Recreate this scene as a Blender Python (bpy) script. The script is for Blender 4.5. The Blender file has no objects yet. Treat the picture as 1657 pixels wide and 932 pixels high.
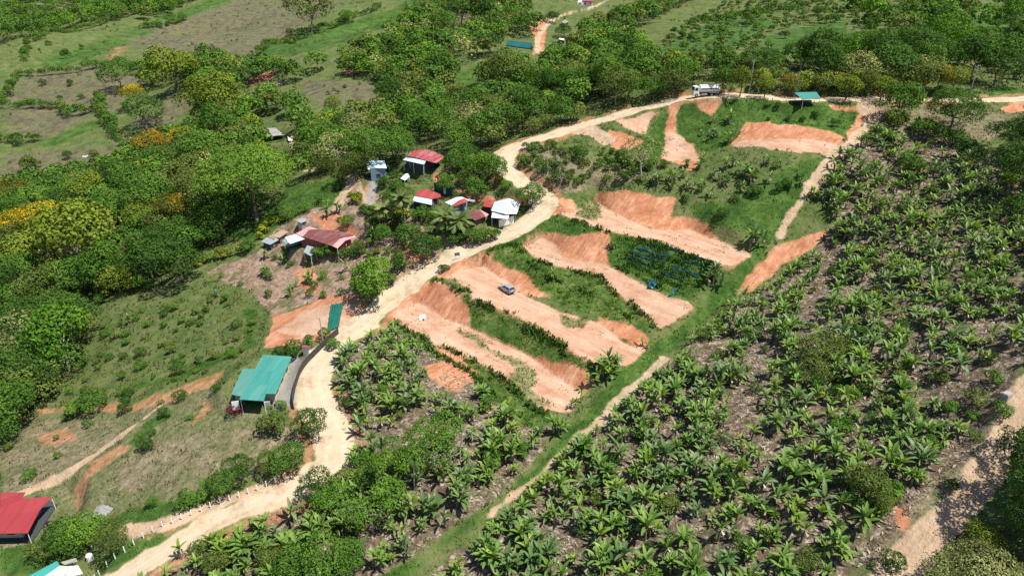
import bpy, math, random
import numpy as np
random.seed(7)
rng = np.random.default_rng(11)
PI = math.pi
scene = bpy.context.scene
COL = scene.collection

# ------------------------------------------------------------------ camera model
F = 1105.0; CX = 828.5; CY = 466.0; PITCH = math.radians(26.0); CZ = 90.0
SP, CP = math.sin(PITCH), math.cos(PITCH)

def project(x, y, z):
    dz = z - CZ
    zc = y*CP - dz*SP
    vc = y*SP + dz*CP
    zs = np.where(np.abs(zc) < 1.0, 1.0, zc)
    px = CX + F*x/zs
    py = CY - F*vc/zs
    bad = zc < 5
    return np.where(bad, -9999, px), np.where(bad, 9999, py), zc

def unproj(px, py, zc):
    X = (px-CX)/F*zc; v = (CY-py)/F*zc
    return X, zc*CP + v*SP, CZ - zc*SP + v*CP

def at_z(px, py, z):
    s = SP + (py-CY)/F*CP
    return unproj(px, py, (CZ-z)/s)

# ------------------------------------------------------------------ noise
def _hash(ix, iy, seed):
    h = (ix.astype(np.int64)*374761393 + iy.astype(np.int64)*668265263 + seed*974634777) & 0x7fffffff
    h = ((h ^ (h >> 13))*1274126177) & 0x7fffffff
    return ((h ^ (h >> 16)) & 0xffff)/65535.0

def vnoise(x, y, seed=0):
    ix = np.floor(x); iy = np.floor(y)
    fx = x-ix; fy = y-iy
    fx = fx*fx*(3-2*fx); fy = fy*fy*(3-2*fy)
    ix = ix.astype(np.int64); iy = iy.astype(np.int64)
    a = _hash(ix, iy, seed); b = _hash(ix+1, iy, seed); c = _hash(ix, iy+1, seed); d = _hash(ix+1, iy+1, seed)
    return (a*(1-fx)+b*fx)*(1-fy) + (c*(1-fx)+d*fx)*fy - 0.5

def fbm(x, y, sc, octv=3, seed=0):
    r = 0; a = 1.0
    for o in range(octv):
        r = r + a*vnoise(x/sc+17.3*o, y/sc-9.1*o, seed+o); a *= 0.5; sc *= 0.5
    return r

# ------------------------------------------------------------------ base relief
# each entry: photo pixel and distance (m) read from the size of what stands there
CTRL = [
 (1650,160,188),(1500,165,190),(1390,160,192),(1240,158,196),(1140,152,200),(1050,175,203),(970,192,202),(900,215,200),(825,245,195),
 (830,285,182),(880,320,175),(850,370,165),(740,405,162),(660,460,155),(600,510,146),(545,560,137),(500,620,128),(540,700,117),
 (510,775,109),(400,820,105),(250,890,100),
 (1400,190,188),(1330,290,166),(1200,450,150),(1080,560,133),(980,640,122),(860,770,108),(700,890,98),
 (900,260,185),(1000,270,183),(1005,300,176),(1080,312,172),(1100,290,178),(1170,360,162),(1250,320,164),(1280,241,172),(1280,222,181),(1280,200,184),(1305,180,189),(1360,235,174),(1100,230,191),(1020,225,192),
 (1650,300,150),(1500,300,160),(1400,400,148),(1600,450,125),(1300,550,125),(1500,600,108),(1650,600,98),(1100,700,110),(1300,750,98),
 (1500,800,86),(1640,700,92),(1500,900,80),(1100,900,90),(1300,900,85),(1450,940,80),(900,940,92),(1300,420,154),(1250,440,150),
 (1657,950,76),(300,960,95),(600,960,95),(828,1200,76),(1400,1200,66),(200,1200,82),
 (300,750,115),(150,700,130),(200,640,140),(425,650,125),(470,590,133),(400,580,137),(250,540,160),(370,460,172),(450,500,157),(560,490,150),(510,390,178),(600,330,188),(690,250,208),
 (590,270,206),(760,330,179),(820,340,175),(30,850,112),(0,900,108),(80,930,104),(60,680,140),(100,600,158),(0,550,172),(150,450,195),
 (50,350,238),(408,375,192),(300,420,186),(200,350,222),(0,420,208),(470,300,212),
 (300,250,270),(100,300,285),(180,270,310),(60,150,440),(200,200,345),(250,170,365),(400,130,350),(300,70,500),(100,50,650),(20,10,900),
 (560,40,480),(700,20,480),(600,110,340),(550,150,300),(750,150,290),(850,160,262),(700,220,235),(900,100,330),(880,60,400),(950,5,520),
 (1000,120,275),(1100,60,350),(1300,100,255),(1200,20,430),(1400,40,350),(1600,100,238),(1650,30,330),(1500,0,430),(0,0,1000),(800,0,600),
 (-300,300,300),(-300,700,150),(-300,100,700),(1950,150,190),(1950,500,100),(1950,800,70),(1900,0,420),
 (700,500,150.5),(850,600,133),(950,480,148),(900,400,162),(1100,450,157),(640,620,126),(760,680,117),(650,800,106),(400,900,100),
]
cp = np.array([unproj(*c) for c in CTRL])
far = [(-2500,2600,150),(-900,2600,120),(900,2600,170),(2500,2600,190),(-2500,600,60),(2600,500,120),(-1500,1400,60),(0,1400,70),(1300,1200,110),(-600,1500,60),
       (-1000,-600,20),(1000,-600,60),(0,-800,30),(-150,-50,8),(60,-60,35),(200,-40,60),(2500,-2000,60),(-2500,-2000,20),(0,-2500,30),(0,3600,260),(-2800,3600,240),(2800,3600,260)]
cp = np.vstack([cp, np.array(far, float)])
SC = 100.0
def _U(r2):
    return np.where(r2 > 1e-12, r2*np.log(np.maximum(r2, 1e-12))*0.5, 0.0)
P2 = cp[:, :2]/SC; n = len(P2)
K = _U(((P2[:, None]-P2[None])**2).sum(-1)) + np.eye(n)*0.004
A = np.zeros((n+3, n+3)); A[:n, :n] = K; A[:n, n] = 1; A[:n, n+1:] = P2; A[n, :n] = 1; A[n+1:, :n] = P2.T
sol = np.linalg.solve(A, np.concatenate([cp[:, 2], np.zeros(3)]))
def base_z(x, y):
    x = np.asarray(x, float); y = np.asarray(y, float); sh = x.shape
    q = np.stack([x.ravel(), y.ravel()], 1)/SC
    out = np.empty(len(q))
    for i in range(0, len(q), 20000):
        b = q[i:i+20000]
        out[i:i+20000] = _U(((b[:, None]-P2[None])**2).sum(-1)) @ sol[:n] + sol[n] + b @ sol[n+1:]
    return out.reshape(sh)

# ------------------------------------------------------------------ grid
def grow(start, step, end, k):
    o = []; v = start; s = step
    while v < end:
        s *= k; v += s; o.append(v)
    return o
ST = 0.5
xin = np.arange(-150, 170.01, ST); yin = np.arange(28, 290.01, ST)
xs = np.array([-v for v in grow(150, ST, 3200, 1.06)][::-1] + list(xin) + grow(170, ST, 3200, 1.06))
ys = np.array([28-v for v in grow(0, ST, 1200, 1.15)][::-1] + list(yin) + grow(290, ST, 3400, 1.018))
GX, GY = np.meshgrid(xs, ys)              # [iy, ix]
# evaluate the spline on a coarser lattice, then interpolate linearly
cxs = xs[::4] if (len(xs)-1) % 4 == 0 else np.append(xs[::4], xs[-1])
cys = ys[::4] if (len(ys)-1) % 4 == 0 else np.append(ys[::4], ys[-1])
CZg = base_z(*np.meshgrid(cxs, cys))
tmp = np.stack([np.interp(xs, cxs, row) for row in CZg])
Z = np.stack([np.interp(ys, cys, tmp[:, j]) for j in range(len(xs))], 1)
# natural unevenness
dist = np.hypot(GX, GY)
Z += fbm(GX, GY, 22, 3, 3)*1.3*np.clip((dist-60)/80, 0, 1) + fbm(GX, GY, 6, 2, 9)*0.45
Z += fbm(GX, GY, 130, 4, 5)*34*np.clip((dist-270)/330, 0, 1)*np.where(GX > 60, .55, 1)

def zat(x, y, Zg=None):
    Zg = Z if Zg is None else Zg
    x = np.asarray(x, float); y = np.asarray(y, float)
    i = np.clip(np.searchsorted(xs, x)-1, 0, len(xs)-2); j = np.clip(np.searchsorted(ys, y)-1, 0, len(ys)-2)
    fx = np.clip((x-xs[i])/(xs[i+1]-xs[i]), 0, 1); fy = np.clip((y-ys[j])/(ys[j+1]-ys[j]), 0, 1)
    return (Zg[j, i]*(1-fx)+Zg[j, i+1]*fx)*(1-fy) + (Zg[j+1, i]*(1-fx)+Zg[j+1, i+1]*fx)*fy

def cast(px, py, lift=0.0):
    """points on the ground seen at photo pixels (vectorised ray march); lift: height above the ground of what is seen there"""
    px = np.atleast_1d(np.asarray(px, float)); py = np.atleast_1d(np.asarray(py, float))
    t = np.full(px.shape, 40.0); done = np.zeros(px.shape, bool)
    last = t.copy()
    for k in range(900):
        x, y, z = unproj(px, py, t)
        hit = (z - lift <= zat(x, y))
        new = hit & ~done
        done |= hit
        last = np.where(done, last, t)
        t = np.where(done, t, t*1.006+0.05)
        if done.all(): break
    lo = last; hi = t
    for k in range(18):
        m = (lo+hi)/2
        x, y, z = unproj(px, py, m)
        below = z - lift <= zat(x, y)
        hi = np.where(below, m, hi); lo = np.where(below, lo, m)
    x, y, z = unproj(px, py, hi)
    return x, y, zat(x, y)

def cast1(px, py, lift=0.0):
    x, y, z = cast(px, py, lift); return float(x[0]), float(y[0]), float(z[0])

def inpoly(px, py, poly):
    poly = np.array(poly, float)
    out = np.zeros(px.shape, bool)
    x0, y0 = poly.min(0); x1, y1 = poly.max(0)
    m = (px >= x0) & (px <= x1) & (py >= y0) & (py <= y1)
    if not m.any(): return out
    a = px[m]; b = py[m]; r = np.zeros(a.shape, bool)
    j = len(poly)-1
    for i in range(len(poly)):
        xi, yi = poly[i]; xj, yj = poly[j]
        if yi != yj:
            c = ((yi > b) != (yj > b)) & (a < (xj-xi)*(b-yi)/(yj-yi)+xi)
            r ^= c
        j = i
    out[m] = r
    return out

def resample(pts, step):
    pts = np.array(pts, float)
    d = np.r_[0, np.cumsum(np.hypot(*np.diff(pts[:, :2], axis=0).T))]
    t = np.arange(0, d[-1], step)
    return np.stack([np.interp(t, d, pts[:, k]) for k in range(pts.shape[1])], 1)

def smooth_line(pts, it=3):
    pts = np.array(pts, float)
    for _ in range(it):     # Chaikin
        q = pts[:-1]*0.75+pts[1:]*0.25; r = pts[:-1]*0.25+pts[1:]*0.75
        pts = np.vstack([pts[:1], np.stack([q, r], 1).reshape(-1, pts.shape[1]), pts[-1:]])
    return pts

def blurz(a, k=1):
    for _ in range(k):
        a = (np.pad(a, ((1, 1), (0, 0)), 'edge')[:-2]+2*a+np.pad(a, ((1, 1), (0, 0)), 'edge')[2:])/4
        a = (np.pad(a, ((0, 0), (1, 1)), 'edge')[:, :-2]+2*a+np.pad(a, ((0, 0), (1, 1)), 'edge')[:, 2:])/4
    return a

def line_dist(pts3, maxd):
    """distance to a polyline and its height there, on the grid"""
    D = np.full(GX.shape, 1e9); H = np.zeros(GX.shape)
    for p in pts3:
        i0, i1 = np.searchsorted(xs, [p[0]-maxd, p[0]+maxd]); j0, j1 = np.searchsorted(ys, [p[1]-maxd, p[1]+maxd])
        if i1 <= i0 or j1 <= j0: continue
        d = np.hypot(GX[j0:j1, i0:i1]-p[0], GY[j0:j1, i0:i1]-p[1])
        m = d < D[j0:j1, i0:i1]
        D[j0:j1, i0:i1][m] = d[m]; H[j0:j1, i0:i1][m] = p[2]
    return D, H

def carve(pxline, width, shoulder, step=0.6):
    """level a road into the ground along a photo line; returns the distance field minus half the width"""
    pl = smooth_line(pxline, 3)
    x, y, z = cast(pl[:, 0], pl[:, 1])
    w3 = resample(np.stack([x, y, z], 1), step)
    zz = w3[:, 2].copy()
    kk = 15
    zz = np.convolve(np.pad(zz, kk, 'edge'), np.ones(2*kk+1)/(2*kk+1), 'valid')
    w3[:, 2] = zz
    D, H = line_dist(w3, width/2+shoulder+1)
    H = np.where(D < 1e8, H, Z)
    t = np.clip((width/2+shoulder-D)/shoulder, 0, 1); t = t*t*(3-2*t)
    Z[:] = Z*(1-t)+H*t
    return D-width/2, w3

ROAD = [(1800,160),(1650,160),(1560,163),(1480,160),(1390,161),(1300,161),(1240,158),(1190,153),(1140,154),(1090,163),(1040,176),(980,192),(935,206),(895,217),(850,231),(818,247),(813,268),(828,286),(858,302),(882,320),(880,338),(858,360),(820,380),(780,394),(740,408),(705,428),(668,456),(632,485),(600,512),(570,535),(540,560),(515,585),(505,615),(508,645),(528,680),(545,710),(545,735),(528,762),(490,785),(440,805),(380,828),(310,862),(240,905),(180,945),(100,1000)]
TRACK = [(1760,540),(1690,600),(1660,645),(1640,690),(1612,740),(1580,785),(1540,830),(1500,870),(1468,905),(1440,945),(1400,1000)]
_k = ROAD.index((490,785))
road_d, road3 = carve(ROAD[:_k+1], 6.4, 3.0)
road_d = np.minimum(road_d, carve(ROAD[_k-1:], 4.3, 2.4)[0])
track_d, _ = carve(TRACK, 3.7, 2.0)
drive_d, _ = carve([(742,405),(722,392),(712,382)], 3.6, 2)
SPUR = [(560,762),(510,770),(470,772),(420,792),(360,812),(300,838),(250,852),(205,862)]
spur_d, _ = carve(SPUR, 2.6, 1.2)

# level pads the houses stand on
PADS = [(432,618,7.5),(30,848,8),(95,925,6),(515,388,6.5),(545,392,5),(476,390,4),(438,393,4),(688,262,6.5),(609,283,4.5),(692,330,5),(745,338,4.5),(818,352,5.5),(775,356,3.5),(437,222,5),(657,293,2.5),(1303,169,5)]
_pd = []
for a, b, r in PADS: _pd.append((*cast1(a, b), r))
for X_, Y_, H_, r in _pd:
    d = np.hypot(GX-X_, GY-Y_); t = np.clip((r+3.5-d)/3.5, 0, 1); t = t*t*(3-2*t); t *= np.clip((road_d+.3)/2.5, 0, 1)
    Z[:] = Z*(1-t)+H_*t

# ------------------------------------------------------------------ terraces
BENCH = [  # floor outline in the photo, three reference pixels with metres below the camera
 ([(635,514),(665,539),(690,547),(735,567),(790,594),(828,621),(855,650),(890,664),(922,668),(934,652),(945,638),(930,629),(888,601),(862,579),(830,564),(760,531),(715,514),(678,488),(672,474),(650,484)],
  [(640,505,70.0),(940,655,72.0),(760,550,70.9)]),
 ([(700,455),(730,462),(770,485),(830,509),(893,545),(935,575),(970,590),(985,588),(1015,592),(1035,578),(1050,558),(1025,561),(1005,551),(970,523),(905,504),(845,476),(822,455),(797,442),(780,430),(755,436),(728,446)],
  [(730,447,65.9),(1040,570,68.6),(870,520,67.4)]),
 ([(835,393),(872,421),(905,432),(970,447),(990,467),(1030,497),(1059,525),(1065,533),(1090,521),(1125,496),(1113,486),(1083,481),(1050,466),(1005,441),(980,428),(912,418),(902,398),(868,378),(852,386)],
  [(850,392,62.4),(1100,505,65.6),(960,435,63.6)]),
 ([(905,345),(925,354),(980,372),(1055,389),(1160,427),(1186,430),(1217,413),(1200,406),(1168,393),(1118,374),(1080,373),(1050,371),(1005,351),(965,328),(940,338)],
  [(930,345,57.4),(1200,415,61.2),(1050,378,59.1)]),
]
WORK = [(690,440),(715,432),(742,414),(800,388),(850,366),(880,345),(893,318),(935,285),(1005,282),(1110,296),(1180,370),(1232,405),(1200,455),(1135,520),(1065,585),(990,632),(950,685),(890,685),(830,645),(760,608),(690,570),(635,528),(618,508),(650,478)]
ppx, ppy, _z = project(GX, GY, Z)
work = inpoly(ppx, ppy, WORK) & (road_d > 1.2)
fixed = ~work
benchmask = []
for poly, ref in BENCH:
    r = np.array([at_z(a, b, CZ-h) for a, b, h in ref])
    M = np.c_[r[:, 0], r[:, 1], np.ones(3)]
    co = np.linalg.solve(M, r[:, 2])
    pz = co[0]*GX+co[1]*GY+co[2]
    qx, qy, _q = project(GX, GY, pz)
    m = inpoly(qx, qy, poly) & (road_d > 1.0)
    benchmask.append(m)
    Z[m] = pz[m] + fbm(GX[m], GY[m], 9, 2, 4)*0.18
    fixed |= m
j0, j1 = np.where(~fixed)[0].min()-2, np.where(~fixed)[0].max()+3
i0, i1 = np.where(~fixed)[1].min()-2, np.where(~fixed)[1].max()+3
W = Z[j0:j1, i0:i1].copy(); fr = ~fixed[j0:j1, i0:i1]
for it in range(900):
    V = (W[:-2, 1:-1]+W[2:, 1:-1]+W[1:-1, :-2]+W[1:-1, 2:])/4
    W[1:-1, 1:-1][fr[1:-1, 1:-1]] = V[fr[1:-1, 1:-1]]
bank = fr*1.0
Z[j0:j1, i0:i1] = W
# runnels down the banks
run = np.zeros(Z.shape); run[j0:j1, i0:i1] = bank
run = blurz(run, 2)
Z += run*(fbm(GX*1.0, GY*0.8, 1.6, 2, 21)*0.35)

# ------------------------------------------------------------------ surface zones
ppx, ppy, _z = project(GX, GY, Z)
wx = ppx + fbm(GX, GY, 4.0, 2, 31)*14*(130/np.maximum(_z, 60)); wy = ppy + fbm(GX, GY, 4.0, 2, 37)*9*(130/np.maximum(_z, 60))
def zone(*polys, warp=True):
    m = np.zeros(Z.shape, bool)
    for p in polys:
        m |= inpoly(wx if warp else ppx, wy if warp else ppy, p)
    return m
RED = [
 [(622,507),(640,487),(668,468),(680,490),(662,522),(640,520)],[(706,452),(712,436),(745,412),(784,420),(765,450),(735,450)],[(882,322),(928,352),(905,352),(884,340)],
 [(690,458),(715,460),(740,475),(762,500),(765,522),(715,514),(678,488),(672,471)],
 [(862,578),(890,581),(925,592),(950,604),(960,616),(945,638),(930,629),(888,601)],
 [(775,420),(790,414),(822,432),(848,449),(872,470),(892,487),(845,476),(822,455),(795,440)],
 [(960,514),(985,516),(1020,526),(1048,541),(1055,551),(1050,560),(1025,561)],
 [(868,378),(905,376),(930,383),(948,377),(985,373),(990,393),(985,415),(980,430),(912,419),(900,398)],
 [(958,312),(1005,308),(1048,316),(1088,321),(1092,345),(1080,374),(1050,372),(1005,352),(960,322)],
 [(1080,374),(1092,350),(1130,355),(1165,383),(1180,398),(1118,375)],
 [(900,326),(930,321),(933,351),(925,354)],
 [(692,556),(735,572),(773,604),(758,604),(700,568)],[(682,590),(720,583),(763,616),(740,630),(722,634),(690,604)],
 [(430,540),(445,512),(490,498),(525,478),(570,474),(590,485),(585,510),(560,530),(545,545),(520,545),(495,555),(450,562),(428,560)],
 [(995,193),(1020,190),(1070,180),(1055,200),(1046,219),(1005,207)],[(985,212),(1038,227),(1020,244),(990,238)],
 [(1080,173),(1105,168),(1093,195),(1093,218),(1125,235),(1130,265),(1115,278),(1100,266),(1063,258),(1075,232),(1080,200)],
 [(1125,168),(1167,168),(1148,187)],
 [(1186,234),(1205,199),(1242,197),(1300,205),(1365,217),(1362,230),(1342,252),(1300,248),(1240,241)],
 [(1350,368),(1320,395),(1292,414),(1250,442),(1215,470),(1198,474),(1205,450),(1242,418),(1272,391),(1317,376)],
 [(1370,215),(1397,175),(1410,175),(1388,212),(1365,238)],
 [(1340,172),(1400,168),(1395,176),(1350,180)],
 [(1440,825),(1465,815),(1475,840),(1452,858)],[(1415,900),(1445,895),(1445,912),(1420,912)],
 [(60,657),(150,655),(230,648),(285,625),(330,608),(368,592),(362,606),(340,632),(300,640),(240,664),(150,668),(60,668)],
 [(110,800),(140,762),(165,735),(200,715),(215,725),(175,750),(150,775),(140,815),(125,830)],[(320,650),(345,655),(325,680),(305,690)],
 [(60,705),(110,690),(130,700),(110,720),(70,722)],
 [(660,475),(680,470),(700,505),(670,495)],[(625,403),(680,402),(700,425),(660,430)],
 [(585,300),(600,300),(606,340),(590,335)],[(735,305),(790,318),(850,318),(860,330),(800,332),(760,325)],
 [(700,280),(720,280),(725,300),(705,297)],[(470,440),(500,425),(520,470),(500,480)],
 [(500,345),(560,345),(580,380),(540,385),(520,362)],
 [(190,76),(205,72),(200,88),(180,100),(176,98)],[(410,125),(450,112),(440,128),(400,140)],[(555,115),(570,112),(572,128)],[(850,35),(885,30),(880,85),(862,90),(866,60)],[(1615,178),(1657,165),(1657,178),(1635,188)],
]
GREEN = [
 [(700,455),(730,462),(830,509),(935,575),(968,592),(958,612),(890,580),(830,562),(765,522),(762,500),(740,475),(715,460)],
 [(790,412),(825,392),(840,395),(905,432),(970,447),(1059,525),(1048,541),(960,512),(892,487),(872,470),(848,449),(822,432)],
 [(880,372),(910,345),(980,372),(1055,389),(1163,431),(1170,448),(1112,480),(1060,466),(980,425),(990,393),(985,373),(948,377),(905,376)],
 [(780,402),(850,374),(885,345),(912,350),(900,376),(840,392),(800,402)],
 [(660,535),(690,547),(735,567),(790,594),(828,621),(855,650),(892,668),(880,700),(850,690),(800,650),(760,615),(690,575)],
 [(730,530),(768,540),(815,570),(860,585),(864,610),(830,600),(800,575),(750,548)],[(828,570),(865,590),(862,620),(890,660),(850,650),(826,620)],
 [(700,453),(735,450),(770,480),(750,482)],[(930,353),(958,313),(975,351),(960,358)],[(900,505),(950,515),(948,535),(920,535)],
 [(1340,255),(1320,300),(1290,340),(1265,378),(1240,402),(1215,440),(1190,480),(1130,530),(1075,575),(1020,620),(960,690),(900,750),(830,800),(760,860),(660,932),(600,990),(620,932),(720,880),(800,815),(860,760),(925,690),(965,645),(1000,600),(1060,560),(1100,530),(1140,490),(1170,440),(1215,410),(1225,380),(1140,360),(1110,335),(1200,320),(1250,290),(1290,262)],
 [(1105,170),(1125,170),(1148,187),(1167,168),(1190,160),(1240,165),(1290,158),(1330,165),(1400,180),(1370,212),(1365,217),(1300,205),(1242,197),(1205,199),(1186,234),(1140,250),(1125,235),(1093,218),(1095,195)],
 [(960,205),(985,212),(1046,222),(1080,176),(1082,200),(1075,232),(1060,258),(1000,232)],
 [(440,330),(500,300),(560,285),(540,330),(480,350),(400,390),(350,380),(400,350)],[(470,300),(560,285),(540,310),(470,340),(440,330)],
 [(735,118),(775,108),(770,150),(742,152)],[(1230,60),(1370,30),(1370,80),(1260,90)],[(1490,60),(1657,0),(1657,40),(1560,60)],[(1400,800),(1440,760),(1430,790)],[(1050,92),(1150,35),(1220,10),(1250,40),(1200,75),(1100,112)],[(1480,95),(1560,50),(1657,10),(1657,65),(1560,100)],
 [(160,755),(260,665),(275,668),(180,752)],[(190,830),(300,810),(350,790),(340,815),(280,840),(190,850)],[(190,640),(300,610),(410,560),(415,500),(395,500),(400,550),(300,600),(200,630)],
 [(1600,145),(1657,140),(1657,152),(1600,155)],[(170,900),(260,862),(300,855),(230,895),(150,932)],[(0,890),(60,880),(130,885),(60,932),(0,932)],
 [(415,80),(520,45),(640,15),(660,0),(680,0),(660,25),(560,70),(470,90),(420,95)],[(60,95),(190,55),(340,0),(380,0),(250,50),(150,95),(80,115)],[(60,235),(160,190),(165,205),(90,235)],[(0,110),(25,115),(15,140),(0,145)],
]
DRY = [
 [(835,245),(880,240),(960,260),(1060,290),(960,303),(890,318),(850,298)],
 [(200,760),(230,720),(330,695),(480,690),(505,740),(460,755),(350,790),(260,790),(200,790)],[(0,700),(60,680),(200,690),(120,760),(0,800)],[(0,860),(60,870),(0,890)],
 [(40,115),(180,105),(240,130),(230,185),(160,180),(90,220),(20,230),(0,170)],[(195,60),(260,30),(380,0),(560,0),(420,90),(380,100),(250,100)],[(210,190),(300,140),(310,170),(240,235)],[(0,250),(200,235),(210,260),(60,300),(0,300)],
 [(490,128),(600,133),(610,165),(520,172),(490,150)],[(720,20),(775,10),(775,50),(725,70)],[(150,150),(80,300)],
 [(1400,235),(1440,172),(1520,170),(1657,190),(1600,230),(1500,230)],[(1550,750),(1657,560),(1657,640),(1600,745),(1450,890),(1370,930),(1300,932),(1400,880)],
 [(700,70),(730,60),(740,100),(715,110)],
]
SOIL = [
 [(1340,290),(1400,230),(1530,230),(1657,300),(1657,600),(1560,740),(1450,850),(1330,1000),(660,1000),(700,930),(830,830),(930,730),(1000,660),(1100,570),(1200,490),(1300,420),(1350,370)],
 [(560,560),(630,530),(690,575),(760,620),(850,690),(900,690),(850,760),(750,840),(620,932),(500,1000),(150,1000),(250,920),(420,830),(530,790),(565,740),(545,670),(540,600)],
]
GARDEN = [[(335,440),(420,405),(440,375),(500,340),(560,300),(640,320),(700,390),(725,400),(690,430),(640,468),(590,480),(500,490),(440,515),(415,480)],[(1395,178),(1400,180),(1398,182)],[(1395,178),(1440,172),(1428,200),(1400,225),(1345,290),(1330,280),(1375,215)]]
PALE = [([(0,810),(60,790),(110,765),(170,725),(215,690),(262,655)],1.8),([(915,214),(950,208),(985,228)],4.0),([(470,222),(478,250),(492,268),(508,275)],2.2),([(508,255),(498,275)],2.5),([(565,285),(570,300),(552,320),(548,335)],2.6),([(575,292),(590,320),(600,338),(635,348),(655,340)],2.0),
        ([(1075,582),(1040,615),(1005,640),(985,665),(960,690),(935,708)],1.9),([(935,708),(900,745),(850,788),(790,835)],0.8),([(1312,303),(1290,335),(1268,368),(1262,385)],2.0),
        ([(1395,172),(1420,190),(1385,225),(1340,262),(1312,303)],3.2),([(872,85),(868,65),(880,45),(900,28),(935,18)],3.0),([(940,18),(960,12),(985,0)],3.0),
        ([(380,168),(420,140),(460,135)],2.0),([(690,540),(720,570),(740,590)],0.5)]
PAVE = [[(472,578),(491,577),(483,600),(475,640),(478,655),(440,662),(436,650),(452,632)],[(590,288),(598,290),(605,300),(604,340),(590,330)]]
w_red = zone(*RED).astype(float)
leftslope = (ppx < 400) & (ppy > 585)
w_red = np.where(leftslope, w_red*.56, w_red)
w_red_flat = zone(*RED, warp=False)
for m in benchmask: w_red = np.maximum(w_red, m)
w_green = zone(*GREEN).astype(float)
w_green_over = zone(GREEN[5], GREEN[6], GREEN[7], GREEN[8], GREEN[9]).astype(float)   # grass growing over the levels
w_red = np.where(w_green_over > 0, 0, w_red); w_green = np.where(w_red > 0, 0, w_green); w_red = np.where(w_green_over > 0, .42, w_red)
w_dry = zone(*DRY).astype(float)
w_dry = np.where(dist > 270, w_dry*.8, w_dry)
w_dry = np.maximum(w_dry, zone([(0,690),(60,665),(230,655),(300,625),(380,640),(420,665),(480,690),(505,740),(350,795),(200,835),(120,865),(60,800),(0,800)])*.52)
w_soil = zone(*SOIL).astype(float)*(1-w_green)
w_gar = zone(*GARDEN).astype(float)
w_pave = zone(*PAVE).astype(float)
nz = fbm(GX, GY, 2.6, 3, 51)*1.25
w_road = np.maximum((road_d+nz*0.9 < 0.15), (drive_d+nz*0.9 < 0.1)).astype(float)
w_track = np.maximum(track_d+nz*0.5 < 0.1, spur_d+nz*0.6 < 0).astype(float)
for ln, wd in PALE:
    pl = smooth_line(ln, 2); x, y, z = cast(pl[:, 0], pl[:, 1])
    D, _h = line_dist(resample(np.stack([x, y, z], 1), 0.5), wd+2)
    w_track = np.maximum(w_track, D+nz*0.8 < wd/2)
w_green *= (w_road < .5)*(w_track < .5); w_red *= (w_road < .5)
verge = ((road_d < 2.2) & (road_d > 0)).astype(float)*(fbm(GX, GY, 9, 2, 66) > -0.05)
w_red = np.maximum(w_red, verge*0.55*(w_green < .5))
w_green = np.where(zone(GREEN[0], GREEN[1], GREEN[4], GREEN[2], warp=False) & (w_green > .5), .9, w_green)
strips = zone(GREEN[0], GREEN[1], GREEN[4], warp=False) & (w_red < .5)
w_red = np.where(strips, np.maximum(w_red, .27), w_red)
benchany = np.zeros(Z.shape)
for m in benchmask: benchany = np.maximum(benchany, m)
benchany = np.maximum(benchany, zone([(1188,234),(1215,222),(1290,226),(1362,232),(1342,252),(1300,248),(1240,241)], RED[14], [(1075,215),(1095,215),(1128,240),(1125,262),(1065,256)], [(440,535),(520,490),(585,490),(560,528),(490,550)]))
# ------------------------------------------------------------------ materials
def nt(mat):
    mat.use_nodes = True; t = mat.node_tree; t.nodes.clear(); return t
class NB:
    def __init__(s, name):
        s.m = bpy.data.materials.new(name); s.t = nt(s.m)
    def n(s, typ, **kw):
        nd = s.t.nodes.new(typ)
        for k, v in kw.items():
            if k in ('operation', 'blend_type', 'data_type', 'attribute_name', 'attribute_type', 'noise_dimensions', 'wave_type', 'bands_direction', 'feature', 'interpolation', 'clamp'): setattr(nd, k, v)
            else: nd.inputs[k].default_value = v
        return nd
    def l(s, a, b): s.t.links.new(a, b)
    def noise(s, vec, scale, detail=3, rough=0.55):
        nd = s.n('ShaderNodeTexNoise', Scale=scale, Detail=detail, Roughness=rough)
        if vec is not None: s.l(vec, nd.inputs['Vector'])
        return nd.outputs['Fac']
    def ramp(s, fac, stops):
        nd = s.n('ShaderNodeValToRGB'); e = nd.color_ramp.elements
        while len(e) < len(stops): e.new(0.5)
        for el, (p, c) in zip(e, stops):
            el.position = p; el.color = (*c, 1) if len(c) == 3 else c
        s.l(fac, nd.inputs['Fac']); return nd.outputs['Color']
    def mix(s, fac, a, b, bt='MIX'):
        nd = s.n('ShaderNodeMix', data_type='RGBA', blend_type=bt)
        for v, i in ((fac, 0), (a, 6), (b, 7)):
            if isinstance(v, (int, float)): nd.inputs[i].default_value = v
            elif isinstance(v, tuple): nd.inputs[i].default_value = (*v, 1)
            else: s.l(v, nd.inputs[i])
        return nd.outputs[2]
    def math(s, op, a, b=0.0, c=0.0):
        nd = s.n('ShaderNodeMath', operation=op)
        for v, i in ((a, 0), (b, 1), (c, 2)):
            if isinstance(v, (int, float)): nd.inputs[i].default_value = v
            else: s.l(v, nd.inputs[i])
        return nd.outputs[0]
    def attr(s, name):
        return s.n('ShaderNodeAttribute', attribute_name=name)

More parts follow.
